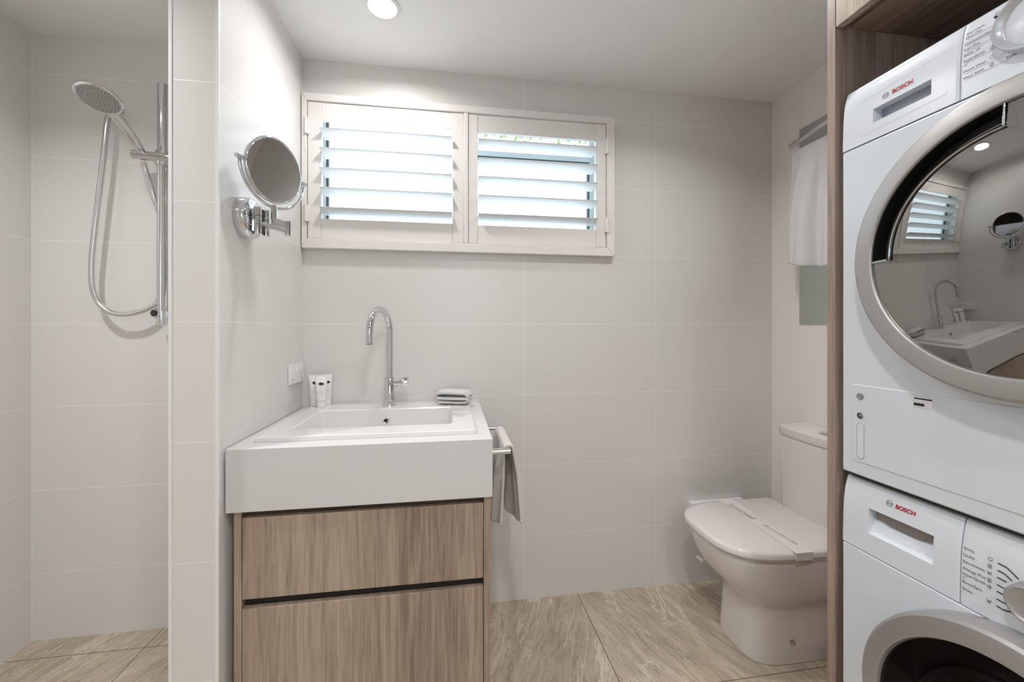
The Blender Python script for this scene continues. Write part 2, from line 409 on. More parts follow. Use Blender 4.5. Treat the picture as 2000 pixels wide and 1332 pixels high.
# ---------------------------------------------------------------- plantation shutters
FY0 = 1.650                                   # room face of the frame
sf = thing('shutter_frame', 'white painted timber frame around the two louvred window shutters', 'window frame', (0.06, D, WZ0))
b = NB()
def frame_ring(bm, X0, X1, Z0, Z1, x0, x1, z0, z1, ya, yb):
    o_ = [(X0,Z0),(X1,Z0),(X1,Z1),(X0,Z1)]; i_ = [(x0,z0),(x1,z0),(x1,z1),(x0,z1)]
    for k in range(4):
        k2 = (k+1) % 4
        q = [o_[k], o_[k2], i_[k2], i_[k]]
        va = [bm.verts.new((x, ya, z)) for x, z in q]; vb = [bm.verts.new((x, yb, z)) for x, z in q]
        bm.faces.new(va); bm.faces.new(vb[::-1])
        for j in range(4): bm.faces.new((va[j], vb[j], vb[(j+1)%4], va[(j+1)%4]))
frame_ring(b, -0.577, 0.699, 1.466, 2.069, WX0, WX1, WZ0, WZ1, FY0, D-.0005)
obj('frame', b, M_SHUT, sf, bevel=.002)
b = NB(); box(b, 0.0475, 0.0655, FY0+.001, D+.02, WZ0+.001, WZ1-.001); obj('mullion', b, M_SHUT, sf, bevel=.002)
def shutter(label, x0, x1, ox0, ox1, hinge_x, zt, zb):
    t = thing('louvred_shutter', label, 'shutter', ((x0+x1)/2, FY0+.018, WZ0), group='louvred window shutters')
    ya, yb = FY0+.006, FY0+.030
    for a, c in ((x0, ox0), (ox1, x1)):
        b = NB(); box(b, a, c, ya, yb, WZ0+.002, WZ1-.003); obj('stile', b, M_SHUT, t, bevel=.002)
    b = NB(); box(b, ox0, ox1, ya+.002, yb-.002, zt, WZ1-.003); obj('top_rail', b, M_SHUT, t, bevel=.0015)
    b = NB(); box(b, ox0, ox1, ya+.002, yb-.002, WZ0+.002, zb); obj('bottom_rail', b, M_SHUT, t, bevel=.0015)
    for k in range(5):
        zc = 1.6155 + .0760*k
        b = NB(); pr = []
        wd, th, ang = .0445, .0052, math.radians(-6)
        n = 20
        for j in range(n):
            a = 2*PI*j/n
            yy = wd*math.copysign(abs(math.cos(a))**0.9, math.cos(a)); zz = th*math.sin(a)
            pr.append((1.6675 + yy*math.cos(ang) - zz*math.sin(ang), zc + yy*math.sin(ang) + zz*math.cos(ang)))
        loft(b, [[(ox0+.0015, y, z) for y, z in pr], [(ox1-.0015, y, z) for y, z in pr]])
        obj('louvre', b, M_LOUVRE, t, smooth=50)
    for hz in (1.60, 1.94):
        b = NB(); tube(b, [(hinge_x, FY0-.003, hz-.032), (hinge_x, FY0-.003, hz+.032)], .0055, 12)
        box(b, hinge_x-.011, hinge_x+.011, FY0-.0018, FY0+.0065, hz-.032, hz+.032)
        obj('hinge', b, M_SHUT, t, smooth=40)
    return t
shutter('left louvred shutter of the window, nearest the round shaving mirror', WX0+.002, 0.0465, -0.506, 0.002, WX0-.001, 1.970, 1.583)
shutter('right louvred shutter of the window, on the side of the toilet', 0.0665, WX1-.002, 0.105, 0.615, WX1+.001, 1.967, 1.581)

# ---------------------------------------------------------------- tree outside above the window line
tr = thing('garden_tree', 'green tree outside, just showing above the top of the right shutter', 'tree', (3.9, 6.0, 0))
b = NB(); tube(b, [(3.9, 6.0, 0), (3.85, 6.02, 2.2), (3.7, 6.0, 4.2)], [.14, .11, .07], 10)
for k in range(7):
    a = k*0.9; tube(b, [(3.72, 6.0, 3.7+.07*k), (3.4-.4*k, 6+.5*math.sin(a), 4.2+.05*k)], [.04, .012], 6)
obj('trunk', b, simple('bark', srgb(110, 96, 80), 0.9, bump=.5), tr)
b = NB()
for k in range(2600):
    a = random.uniform(0, 2*PI); r = random.uniform(0, 1)**.5
    c = Vector((2.5+2.3*r*math.cos(a), 6+1.0*r*math.sin(a), 4.42+random.uniform(-.45, .8)*(1-.4*r)+.17*math.sin(a)))
    n = Vector((random.uniform(-1,1), random.uniform(-1,1), random.uniform(-.5,1))).normalized()
    u = n.orthogonal().normalized()*random.uniform(.03,.06); v = n.cross(u)*.5
    b.faces.new([b.verts.new(c+q) for q in (-u, -v, u, v)])
obj('foliage', b, simple('leaf_green', srgb(120, 150, 70), 0.6), tr, recalc=False)

# ---------------------------------------------------------------- downlights
lab = ['bright round recessed downlight in the ceiling in front of the window', 'added unseen fill downlight in the ceiling in front of the toilet', 'added unseen fill downlight in the ceiling in the middle of the room',
       'recessed downlight in the ceiling of the shower', 'added unseen fill downlight in the ceiling near the added door']
for (x, y, wt), lb in zip(DOWNLIGHTS, lab):
    t = thing('ceiling_downlight', lb, 'ceiling light', (x, y, HC), group='recessed ceiling downlights')
    b = NB(); lathe(b, [(.058, 0), (.058, .003), (.054, .006), (.046, .006), (.043, .002), (.043, 0)], (x, y, HC), (0,0,-1), 40); obj('trim_ring', b, M_TRIM, t, smooth=40)
    b = NB(); lathe(b, [(0, .003), (.043, .003), (.043, .0015), (0, .0015)], (x, y, HC), (0,0,-1), 40); obj('lens', b, M_LAMP, t)
    ld = bpy.data.lights.new('downlight', 'AREA'); ld.shape = 'DISK'; ld.size = .084; ld.energy = wt; ld.color = WARM; ld.spread = math.radians(162 if y > 1.2 else 140)
    lo = bpy.data.objects.new('light_source', ld); COL.objects.link(lo); lo.parent = t; lo.location = (0, 0, -.008)

# ---------------------------------------------------------------- vanity
VY = 1.122; VX0 = -.575; VX1 = .113; VZ = .843; VA = .679
bt = NB()
def slab_with_hole(bm, X0, X1, Y0, Y1, Z0, Z1, x0, x1, y0, y1):
    o_ = [(X0,Y0),(X1,Y0),(X1,Y1),(X0,Y1)]; i_ = [(x0,y0),(x1,y0),(x1,y1),(x0,y1)]
    V = {}
    for nm, L in (('o', o_), ('i', i_)):
        for z in (Z0, Z1): V[nm, z] = [bm.verts.new((x, y, z)) for x, y in L]
    for k in range(4):
        k2 = (k+1) % 4
        bm.faces.new((V['o',Z1][k], V['o',Z1][k2], V['i',Z1][k2], V['i',Z1][k]))
        bm.faces.new((V['o',Z0][k2], V['o',Z0][k], V['i',Z0][k], V['i',Z0][k2]))
        bm.faces.new((V['o',Z0][k], V['o',Z0][k2], V['o',Z1][k2], V['o',Z1][k]))
        bm.faces.new((V['i',Z0][k2], V['i',Z0][k], V['i',Z1][k], V['i',Z1][k2]))
slab_with_hole(bt, VX0, VX1, VY, D-.001, VA, VZ, -.50, .03, 1.235, 1.56)
bench = obj('benchtop', bt, M_STONE, bevel=.0015)
tag(bench, 'thick white stone vanity benchtop with a deep square apron', 'benchtop')
# basin
bs = thing('washbasin', 'rectangular white ceramic inset basin on the vanity benchtop', 'basin', (-.235, 1.41, VZ))
bm = NB()
def rrect(x0, x1, y0, y1, r, z, n=6):
    out = []
    for (cx, cy, a) in ((x1-r, y1-r, 0), (x0+r, y1-r, PI/2), (x0+r, y0+r, PI), (x1-r, y0+r, 3*PI/2)):
        for k in range(n+1):
            q = a + PI/2*k/n; out.append((cx + r*math.cos(q), cy + r*math.sin(q), z))
    return out
RX0, RX1, RY0, RY1 = -.534, .069, 1.178, 1.648
HX0, HX1, HY0, HY1 = -.470, -.001, 1.265, 1.530
rings = [rrect(RX0, RX1, RY0, RY1, .006, VZ+.0004), rrect(RX0, RX1, RY0, RY1, .006, VZ+.0115), rrect(RX0+.002, RX1-.002, RY0+.002, RY1-.002, .006, VZ+.0135),
         rrect(HX0-.003, HX1+.003, HY0-.003, HY1+.003, .016, VZ+.0135), rrect(HX0, HX1, HY0, HY1, .015, VZ+.0105),
         rrect(HX0+.006, HX1-.006, HY0+.006, HY1-.006, .02, .775), rrect(HX0+.02, HX1-.02, HY0+.02, HY1-.02, .025, .757),
         rrect(-.26, -.21, 1.38, 1.42, .0199, .752)]
loft(bm, rings, cap0=False, cap1=True)
loft(bm, [rrect(RX0, RX1, RY0, RY1, .006, VZ+.0004), rrect(HX0-.012, HX1+.012, HY0-.012, HY1+.012, .02, VZ+.0004),
          rrect(HX0-.008, HX1+.008, HY0-.008, HY1+.008, .02, .76), rrect(HX0+.01, HX1-.01, HY0+.01, HY1-.01, .03, .742), rrect(-.27, -.20, 1.37, 1.43, .0199, .738)], cap0=False, cap1=True)
obj('bowl', bm, M_CERAMIC, bs, smooth=25)
b = NB(); lathe(b, [(.0125, 0), (.0125, .003), (.0105, .005), (.0075, .004), (.0068, .001), (0, .001)], (-.2405, HY1-.0032, .8145), (0, -1, 0), 28)
ov = obj('overflow_ring', b, M_CHROME, bs, smooth=40)
b = NB(); lathe(b, [(0, .0015), (.0066, .0015), (.0066, .0008)], (-.2405, HY1-.0032, .8145), (0, -1, 0), 20); obj('overflow_hole', b, M_BLACK, bs)
b = NB(); lathe(b, [(.024, 0), (.024, .003), (.018, .004), (0, .005)], (-.235, 1.40, .752), (0, 0, 1), 28); obj('drain', b, M_CHROME, bs, smooth=40)
# mixer tap
TX, TY, TZ = -.238, 1.597, VZ+.0136
tp = thing('mixer_tap', 'tall chrome gooseneck mixer tap standing behind the basin', 'tap', (TX, TY, TZ))
b = NB(); lathe(b, [(0, 0), (.026, 0), (.026, .003), (.0235, .005), (.0195, .006), (.0195, .104), (.018, .106), (0, .106)], (TX, TY, TZ), (0,0,1), 36); obj('tap_body', b, M_CHROME, tp, smooth=40)
b = NB()
ez = 1.1005; R = .084; ztop = 1.236-.013-R
dx, dy = (-.283-TX)/(2*R), -1.0
dn = math.hypot(dx, dy); dx /= dn; dy /= dn
pts = [(TX, TY, TZ+.1065), (TX, TY, 1.0), (TX, TY, ztop)]
for k in range(1, 25):
    a = PI*k/24; s_ = R*(1-math.cos(a)); pts.append((TX+dx*s_, TY+dy*s_, ztop+R*math.sin(a)))
pts.append((TX+dx*2*R, TY+dy*2*R, ez))
tube(b, pts, .0127, 24); obj('spout', b, M_CHROME, tp, smooth=60)
b = NB(); lathe(b, [(0, 0), (.0105, 0), (.0105, .002), (0, .002)], (TX+dx*2*R, TY+dy*2*R, ez-.0022), (0,0,1), 20); obj('aerator', b, M_DGREY, tp)
b = NB(); lathe(b, [(0, 0), (.0145, 0), (.0145, .028), (.0155, .029), (.0155, .052), (.0145, .054), (0, .054)], (TX+.017, TY-.004, TZ+.087), (1,-.03,0), 28); hd = obj('handle', b, M_CHROME, tp, smooth=40)
b = NB(); tube(b, [(TX+.058, TY-.006, TZ+.102), (TX+.058, TY-.006, TZ+.1085)], .009, 14); obj('lever_pin', b, M_CHROME, hd, smooth=40)

# cabinet
vc = thing('vanity_cabinet', 'grey oak vanity cabinet with two wide drawers under the white benchtop', 'cabinet', (-.23, 1.40, 0))
CX0, CX1, CY = -.560, .107, 1.132
for nm, a, c in (('side_panel', CX0, CX0+.018), ('side_panel', CX1-.018, CX1)):
    b = NB(); box(b, a, c, CY, D-.002, 0.001, VA-.0005); obj(nm, b, M_OAK, vc, bevel=.0008)
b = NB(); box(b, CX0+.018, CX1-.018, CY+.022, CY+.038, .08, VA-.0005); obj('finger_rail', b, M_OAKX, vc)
b = NB(); box(b, CX0+.018, CX1-.018, CY+.04, D-.002, .085, VA-.13); obj('carcass', b, M_OAKD, vc)
b = NB(); box(b, CX0+.018, CX1-.018, CY+.05, CY+.066, .001, .085); obj('kick_board', b, M_OAKD, vc)
for z0_, z1_ in ((.4475, .6595), (.085, .4225)):
    b = NB(); box(b, CX0+.0195, CX1-.0195, CY+.001, CY+.019, z0_, z1_)
    obj('drawer_front', b, M_OAK, vc, bevel=.0008)
b = NB(); box(b, CX0+.0195, CX1-.0195, CY+.0195, CY+.0205, .41, .455); obj('painted_gap_shadow', b, M_DARK, vc)  # near-black sheet painting the shade between the drawers

# towel rail on the benchtop side
tr_ = thing('towel_rail', 'short chrome towel rail fixed to the side of the benchtop', 'towel rail', (VX1, 1.35, .775))
b = NB()
tube(b, [(VX1+.0005, 1.215, .778), (.1765, 1.215, .778)], .0095, 20)
obj('arm', b, M_CHROME, tr_, smooth=40)
b = NB(); tube(b, spline([(.168, 1.222, .778), (.1735, 1.24, .780), (.174, 1.27, .780), (.174, 1.46, .780), (.172, 1.488, .780), (.165, 1.496, .780)], 6), .006, 12); obj('bar', b, M_CHROME, tr_, smooth=60)
b = NB(); tube(b, [(VX1+.0005, 1.49, .780), (.17, 1.49, .780)], .007, 14); obj('arm', b, M_CHROME, tr_, smooth=40)

# hand towel
def hand_towel():
    bm = NB()
    bx, bz = .174, .7885
    def f(u, v):
        s = (v-.5)*2                      # -1 inner end ... 1 outer end
        L = .268 if s > 0 else .272
        a = abs(s)*L; q = max(0, a-.016)
        amp = min(1, q/.10)
        y = 1.235 + u*.235
        wob = .0055*math.sin(u*2*PI*3.2+1.0)*min(1, a/.05)
        if a < .016:
            x = bx + s*L*.86; z = bz - (a/.016)**2*.006
        elif s > 0:
            x = bx + .0138 + .070*q + .016*amp*math.sin(u*2*PI*1.25+.4) + .006*amp*math.sin(u*2*PI*3.1)
            z = bz - .006 - q
        else:
            x = bx - .0138 - .060*q + .013*amp*math.sin(u*2*PI*1.4+2.6) + .005*amp*math.sin(u*2*PI*2.9)
            z = bz - .006 - q
            x = max(x, .1225)
        y += .014*amp*math.sin(u*2*PI*1.3+1.9+s)
        return (x, y, z + (.006*math.sin(u*8+1) + .02*(u-.3)**2)*min(1, q/.2) + wob*.3)
    grid(bm, f, 48, 80)
    o = obj('hand_towel', bm, M_TOWEL2, solid=.0085, smooth=180)
    s = o.modifiers.new('sub', 'SUBSURF'); s.levels = 1; s.render_levels = 1
    return tag(o, 'small cream hand towel hanging over the chrome rail beside the vanity', 'towel')
hand_towel()

# folded face washer on the basin rim
def folded_cloth():
    bm = NB(); cx, cy, z0_ = .006, 1.600, VZ+.0150
    # cross section in X-Z: a strip folded in three layers, drawn as a thick ribbon
    path = spline([(-.052, .007), (.02, .006), (.056, .010), (.062, .016), (.05, .021), (-.03, .020), (-.056, .022), (-.061, .031), (-.05, .040), (0, .0435), (.045, .041), (.058, .034), (.064, .026)], 6)
    path = [(p.x, p.y) for p in path]
    def f(u, v):
        k = u*(len(path)-1); i = min(int(k), len(path)-2); t_ = k-i
        x = path[i][0]*(1-t_)+path[i+1][0]*t_; z = path[i][1]*(1-t_)+path[i+1][1]*t_
        yy = (v-.5)*.078
        sag = -.009*(abs(v-.5)*2)**4 if z > .028 else 0
        return Vector((cx + x*(1-.03*math.sin(v*6)) + yy*.22, cy + yy - x*.25 + .003*math.sin(u*14), z0_ + z*1.15 + sag*.6 + .0012*math.sin(u*30+v*8)))
    grid(bm, f, 90, 16)
    for v in bm.verts: v.co.z = max(v.co.z, z0_+.0055)
    o = obj('face_washer', bm, M_TOWEL, solid=.0092, smooth=180)
    return tag(o, 'small white face washer folded into a pad on the back corner of the basin', 'towel')
folded_cloth()

# toiletry tubes
def toiletry(x, y, rz, label, h=.083):
    t = thing('toiletry_tube', label, 'tube', (x, y, VZ+.0139), (0,0,rz), group='miniature toiletry tubes on the benchtop')
    t.scale = (1.28, 1.28, 1.42)
    b = NB(); lathe(b, [(0, 0), (.0125, 0), (.0125, .016), (.0115, .0165), (0, .0165)], (0,0,0), (0,0,1), 24); obj('cap', b, M_TUBE, t, smooth=40, local=True)
    b = NB(); rr = []
    for z, ax, ay in ((.0166, .0125, .0125), (.02, .0135, .0135), (.05, .0148, .0105), (.075, .0165, .004), (h-.006, .0172, .0012), (h, .0172, .001)):
        rr.append([(ax*math.cos(2*PI*k/28), ay*math.sin(2*PI*k/28), z) for k in range(28)])
    loft(b, rr); obj('tube_body', b, M_TUBE, t, smooth=60, local=True)
    def ys(X, Z):
        q = [(z, ax, ay) for z, ax, ay in ((.02, .0135, .0135), (.05, .0148, .0105), (.075, .0165, .004), (h-.006, .0172, .0012))]
        Z = min(max(Z, .0201), h-.0061)
        for (za, axa, aya), (zb, axb, ayb) in zip(q, q[1:]):
            if za <= Z <= zb:
                k = (Z-za)/(zb-za); ax = axa+(axb-axa)*k; ay = aya+(ayb-aya)*k
                return -ay*math.sqrt(max(0, 1-(X/ax)**2)) - .0006
        return -.014
    b = NB()
    # palm crown (fronds) and thin stem, plus lines of tiny print
    def poly(P): b.faces.new([b.verts.new((px, ys(px, pz), pz)) for px, pz in P])
    cz = .0625
    for a0, ln in ((20, .0085), (75, .0055), (125, .0075), (165, .0088), (205, .0088), (-25, .0088), (-60, .0060), (240, .0068)):
        a = math.radians(a0); tx, tz = ln*math.cos(a), ln*math.sin(a)*.75
        nx, nz_ = -math.sin(a)*.0019, math.cos(a)*.0019
        poly([(0, cz), (tx*.5+nx, cz+tz*.5+nz_), (tx, cz+tz-.0008), (tx*.5-nx, cz+tz*.5-nz_)])
    obj('palm_print', b, M_INKB, t, recalc=False, local=True)
    b = NB()
    poly([(-.00035, .045), (.00035, .045), (.0003, .0605), (-.0003, .0605)])
    def txt(s, size, z): text_into(b, s, size, 0, z, align='CENTER', yf=ys)
    txt('shower gel', .0032, .0405); txt('bath and body', .0026, .0365); txt('40 ml', .0022, .031); txt('nature', .0030, .0725)
    obj('fine_print', b, M_INKL, t, recalc=False, local=True)
toiletry(-.5225, 1.634, .38, 'left tube of the three little white tubes printed with black palms, nearest the wall outlet')
toiletry(-.4890, 1.600, .34, 'front middle tube of the three little white tubes printed with black palms')
toiletry(-.4835, 1.648, .70, 'right rear tube of the three little white tubes, partly hidden by the middle one')

# power outlet
po = thing('power_outlet', 'white double power outlet on the side wall above the benchtop', 'outlet', (XL, 1.597, .983))
b = NB(); box(b, XL+.0003, XL+.009, 1.530, 1.664, .950, 1.020); obj('cover_plate', b, M_TRIM, po, bevel=.002)
for yy in (1.585, 1.628):
    b = NB(); box(b, XL+.009, XL+.0135, yy-.007, yy+.007, .992, 1.008); obj('switch', b, M_TRIM, po, bevel=.001)
for yy in (1.556, 1.638):
    b = NB()
    for a, c in ((-.007, .0), (.007, 0), (0, -.010)):
        box(b, XL+.0088, XL+.0094, yy+a-.001, yy+a+.001, .966+c-.004, .966+c+.004)
    obj('socket', b, M_SEAM, po)

# ---------------------------------------------------------------- shaving mirror
C = Vector((-.500, 1.223, 1.601)); n = Vector((.896, -.436, -.0735)).normalized(); RM = .091
sm = thing('shaving_mirror', 'round chrome shaving mirror on a folding arm on the tiled side wall', 'mirror', (XL, 1.2217, 1.463))
b = NB(); lathe(b, [(0, -.009), (RM*.5, -.0085), (RM-.005, -.007), (RM, -.004), (RM+.001, .0), (RM, .005), (RM-.003, .008), (RM-.0055, .008), (RM-.0065, .0062)], C, n, 64)
obj('mirror_rim', b, M_CHROME, sm, smooth=50)
b = NB(); lathe(b, [(0, .0052), (RM*.5, .0055), (RM-.006, .0064)], C, n, 64); obj('mirror_glass', b, M_MIRROR, sm, smooth=180)
ah = n.cross(Vector((0,0,1))).normalized()          # horizontal in the disc
if ah.y > 0: ah = -ah
vu = Vector((0,0,1)); RY = RM+.013
b = NB(); pts = [C + ah*RY*math.cos(a) - vu*RY*math.sin(a) for a in [PI*k/36 for k in range(37)]]
tube(b, pts, .0045, 12, flat=1.0); obj('yoke', b, M_CHROME, sm, smooth=60)
for sgn in (1, -1):
    b = NB(); tube(b, [C+ah*sgn*(RM-.001), C+ah*sgn*(RY+.010)], .0062, 14); obj('pivot', b, M_CHROME, sm, smooth=40)
YB = C - vu*RY                                        # bottom of the yoke
J2 = Vector((-.462, 1.222, 1.440))
HB = Vector((-.528, 1.213, 1.452))                    # hinge barrel on the wall plate
b = NB(); tube(b, [YB+vu*.006, YB-vu*.034], .0085, 16); tube(b, [YB-vu*.034, YB-vu*.046], .0065, 14); obj('stem', b, M_CHROME, sm, smooth=40)
b = NB(); tube(b, [YB-vu*.034, J2+vu*.008], .0075, 14); tube(b, [YB-vu*.044, J2-vu*.002], .0075, 14); obj('upper_arm', b, M_CHROME, sm, smooth=40)
b = NB(); tube(b, [HB-vu*.004, J2-vu*.010], .0075, 14); obj('lower_arm', b, M_CHROME, sm, smooth=40)
b = NB(); tube(b, [J2-vu*.022, J2+vu*.018], .0085, 16); obj('elbow_joint', b, M_CHROME, sm, smooth=40)
WP = Vector((XL+.0005, 1.2217, 1.463))
b = NB(); lathe(b, [(0, 0), (.056, 0), (.0575, .004), (.0575, .020), (.055, .027), (.048, .031), (0, .033)], WP, (1,0,0), 56); obj('wall_plate', b, M_CHROME, sm, smooth=45)
b = NB()
for dy in (-.016, .014):
    tube(b, [HB+Vector((.002+dy*.3, dy, -.036)), HB+Vector((.002+dy*.3, dy, -.012))], .0095, 16)
    tube(b, [HB+Vector((.002+dy*.3, dy, -.010)), HB+Vector((.002+dy*.3, dy, .012))], .0095, 16)
    tube(b, [HB+Vector((.002+dy*.3, dy, .014)), HB+Vector((.002+dy*.3, dy, .036))], .0095, 16)
box(b, WP.x+.028, HB.x+.004, 1.203, 1.225, 1.425, 1.487)
obj('hinge_block', b, M_CHROME, sm, smooth=40)
b = NB(); tube(b, [HB+Vector((0, -.001, -.033)), HB+Vector((0, -.001, .034))], .0055, 12); obj('hinge_pin', b, M_DGREY, sm, smooth=40)
b = NB(); lathe(b, [(0,0), (.006, 0), (.006, .002), (0, .0025)], WP+Vector((.0305, -.012, -.040)), (1,0,0), 20); obj('screw_cap', b, M_DGREY, sm, smooth=40)

# ---------------------------------------------------------------- shower
sh = thing('shower_rail', 'chrome slide rail with hand shower holder on the shower wall', 'shower rail', (-1.04, D, 1.2))
RX_, RYY = -1.040, 1.617
b = NB(); tube(b, [(RX_+.006, RYY, 1.775), (RX_+.006, RYY, 2.035)], .0165, 20, flat=1.0)
obj('upper_rail', b, M_CHROME, sh, smooth=40)
b = NB(); tube(b, [(RX_-.001, RYY, 1.215), (RX_-.001, RYY, 1.776)], .0115, 20); tube(b, [(RX_+.0185, RYY+.012, 1.215), (RX_+.0185, RYY+.012, 1.776)], .0065, 14)
obj('rail', b, M_SATIN, sh, smooth=40)
b = NB(); tube(b, [(RX_+.002, RYY, 1.165), (RX_+.002, RYY, 1.216)], .0155, 20); obj('rail_foot', b, M_CHROME, sh, smooth=40)
for z in (1.205, 1.985):
    b = NB(); tube(b, [(RX_+.012, RYY+.004, z), (RX_+.012, D-.0005, z)], .012, 18); obj('wall_bracket', b, M_CHROME, sh, smooth=40)
b = NB(); lathe(b, [(0,0), (.0175, 0), (.0175, .006), (.014, .009), (0, .010)], (RX_-.008, RYY-.010, 1.208), (-.25,-1,0), 8); obj('knob', b, M_CHROME, sh, smooth=30)
b = NB(); lathe(b, [(0,0), (.0115, 0), (.0115, .002), (0, .003)], (RX_-.0105, RYY-.0205, 1.208), (-.25,-1,0), 16); obj('knob_insert', b, M_DGREY, sh, smooth=40)
BK = Vector((-1.098, 1.585, 1.764))
b = NB(); tube(b, [(-1.112, 1.588, 1.7655), (-1.085, 1.595, 1.766), (-1.0, 1.612, 1.767)], .0165, 22)
obj('holder', b, M_CHROME, sh, smooth=40)
b = NB(); tube(b, [(RX_+.004, RYY, 1.742), (RX_+.004, RYY, 1.792)], .021, 22); obj('slider', b, M_CHROME, sh, smooth=40)

hs = thing('hand_shower', 'round chrome hand shower head with handle resting in the rail holder', 'shower head', (-1.09, 1.58, 1.77))
HC_ = Vector((-1.070, 1.400, 1.858)); hn = Vector((.026, -.374, -.927)).normalized()
b = NB(); lathe(b, [(0, -.026), (.020, -.025), (.040, -.018), (.052, -.009), (.0575, -.002), (.0575, .002), (.0535, .0045), (.0505, .0035)], HC_, hn, 56); obj('head_shell', b, M_CHROME, hs, smooth=50)
b = NB(); lathe(b, [(0, .0045), (.030, .0045), (.0306, .0036), (.0316, .0036), (.0322, .0045), (.0505, .0035)], HC_, hn, 48); fp = obj('spray_face', b, simple('grey_spray_face', srgb(168, 168, 166), 0.35), hs, smooth=30)
b = NB(); fu, fv, fd = frame_of(hn)
for r_, cnt in ((.006, 6), (.012, 10), (.018, 16), (.025, 22), (.037, 30), (.044, 36)):
    for k in range(cnt):
        a = 2*PI*k/cnt + r_*40; c_ = HC_ + fu*r_*math.cos(a) + fv*r_*math.sin(a) + hn*.0042
        lathe(b, [(.0013, 0), (.0010, .0012), (0, .0013)], c_, hn, 6)
obj('nozzles', b, M_GREYP, fp)
HE = Vector((-1.083, 1.583, 1.782))                 # handle foot in the holder
hd0 = HC_ - hn*.010 + (HE-HC_).normalized()*.045
b = NB(); tube(b, spline([hd0, hd0.lerp(HE, .4)+Vector((0,0,.004)), hd0.lerp(HE, .8), HE], 6), [.0165]*7+[.0155]*6+[.0145]*3+[.0125]*3, 20); obj('handle', b, M_SATIN, hs, smooth=50)
b = NB(); tube(b, [HE, HE+Vector((.0, .012, -.016))], [.0125, .010], 18); obj('ferrule', b, M_CHROME, hs, smooth=40)

hp = [(-1.085, 1.597, 1.745), (-1.083, 1.608, 1.715), (-1.068, 1.618, 1.64), (-1.056, 1.642, 1.55), (-1.049, 1.650, 1.45), (-1.044, 1.650, 1.36), (-1.048, 1.645, 1.295),
      (-1.065, 1.635, 1.247), (-1.105, 1.622, 1.216), (-1.164, 1.618, 1.2035), (-1.212, 1.618, 1.217), (-1.252, 1.620, 1.268), (-1.262, 1.620, 1.37),
      (-1.247, 1.620, 1.55), (-1.226, 1.622, 1.76), (-1.219, 1.624, 1.86), (-1.217, 1.632, 1.915), (-1.219, 1.650, 1.948), (-1.222, D-.012, 1.957)]
ho = thing('shower_hose', 'long silver shower hose looping down below the hand shower', 'hose', (-1.2, 1.62, 1.2))
b = NB(); tube(b, spline(hp, 14), .0088, 14); obj('hose', b, M_SATIN, ho, smooth=60)
b = NB(); lathe(b, [(0,0), (.024, 0), (.024, .005), (.011, .008), (.011, .02), (0, .02)], (-1.222, D-.0004, 1.957), (0,-1,0), 28); obj('wall_elbow', b, M_CHROME, ho, smooth=40)

# ---------------------------------------------------------------- toilet
TC = 1.335
to = thing('toilet', 'white ceramic toilet with closed lid and cistern between the wall and the laundry panel', 'toilet', (1.2, TC, 0))
def dring(xf, hw, xb, z, n=3.0, lobe=.26, cy=TC, N=28):
    """plan outline: superellipse nose facing -X, straight sides, square back"""
    out = []
    for k in range(N+1):
        a = -PI/2 + PI*k/N
        c_, s_ = math.cos(a), math.sin(a)
        x = xf + lobe - lobe*abs(c_)**(2/n); y = cy + hw*math.copysign(abs(s_)**(2/n), s_)
        out.append((x, y, z))
    out += [(xb-.01, cy+hw, z), (xb, cy+hw-.01, z), (xb, cy-hw+.01, z), (xb-.01, cy-hw, z)]
    return out
b = NB(); XB = XR-.001
prof = [(0.0, 1.020, .117, .17, 3.7), (.002, 1.017, .120, .17, 3.7), (.05, 1.019, .119, .17, 3.7), (.15, 1.026, .118, .17, 3.6), (.190, 1.026, .120, .18, 3.4), (.207, 1.010, .130, .19, 3.2), (.225, .990, .144, .21, 3.0), (.25, .965, .158, .24, 2.9),
        (.29, .934, .174, .27, 2.9), (.33, .914, .185, .29, 3.0), (.37, .904, .190, .30, 3.1), (.385, .902, .191, .30, 3.1), (.392, .905, .188, .30, 3.1)]
loft(b, [dring(xf, hw, XB, z, n_, lb) for z, xf, hw, lb, n_ in prof]); obj('pan', b, M_TOILET, to, smooth=50)
b = NB(); loft(b, [dring(.907, .187, 1.33, .3935, 3.1, .30), dring(.899, .194, 1.33, .3965, 3.1, .30), dring(.899, .194, 1.33, .4035, 3.1, .30), dring(.903, .19, 1.33, .4055, 3.1, .30)]); obj('seat', b, M_TOILET, to, smooth=50)
b = NB(); loft(b, [dring(.893, .195, 1.345, .407, 3.3, .30), dring(.885, .201, 1.345, .410, 3.3, .30), dring(.885, .201, 1.345, .424, 3.3, .30), dring(.889, .197, 1.342, .4295, 3.3, .30), dring(.901, .185, 1.335, .4325, 3.3, .30)]); obj('lid', b, M_TOILET, to, smooth=50)
def cring(xf, hw, z, bow=.02, N=16):
    out = [(XB, TC-hw, z)]
    for k in range(N+1):
        s_ = -1+2*k/N; r_ = 1-abs(s_)**5*.35
        out.append((xf - bow*(1-s_*s_) + (.022 if abs(s_) == 1 else 0)*1, TC+hw*s_, z))
    out.append((XB, TC+hw, z)); return out
b = NB(); loft(b, [cring(1.356, .146, .393), cring(1.350, .149, .42), cring(1.345, .151, .72)]); obj('cistern', b, M_TOILET, to, smooth=45, bevel=.004)
b = NB(); loft(b, [cring(1.342, .151, .722), cring(1.340, .153, .728), cring(1.340, .153, .752), cring(1.346, .149, .758)]); cl = obj('cistern_lid', b, M_TOILET, to, smooth=45)
b = NB(); lathe(b, [(0,0), (.028, 0), (.028, .004), (.024, .007), (0, .007)], (1.385, 1.298, .758), (0,0,1), 28); obj('flush_button', b, M_CHROME, cl, smooth=40)
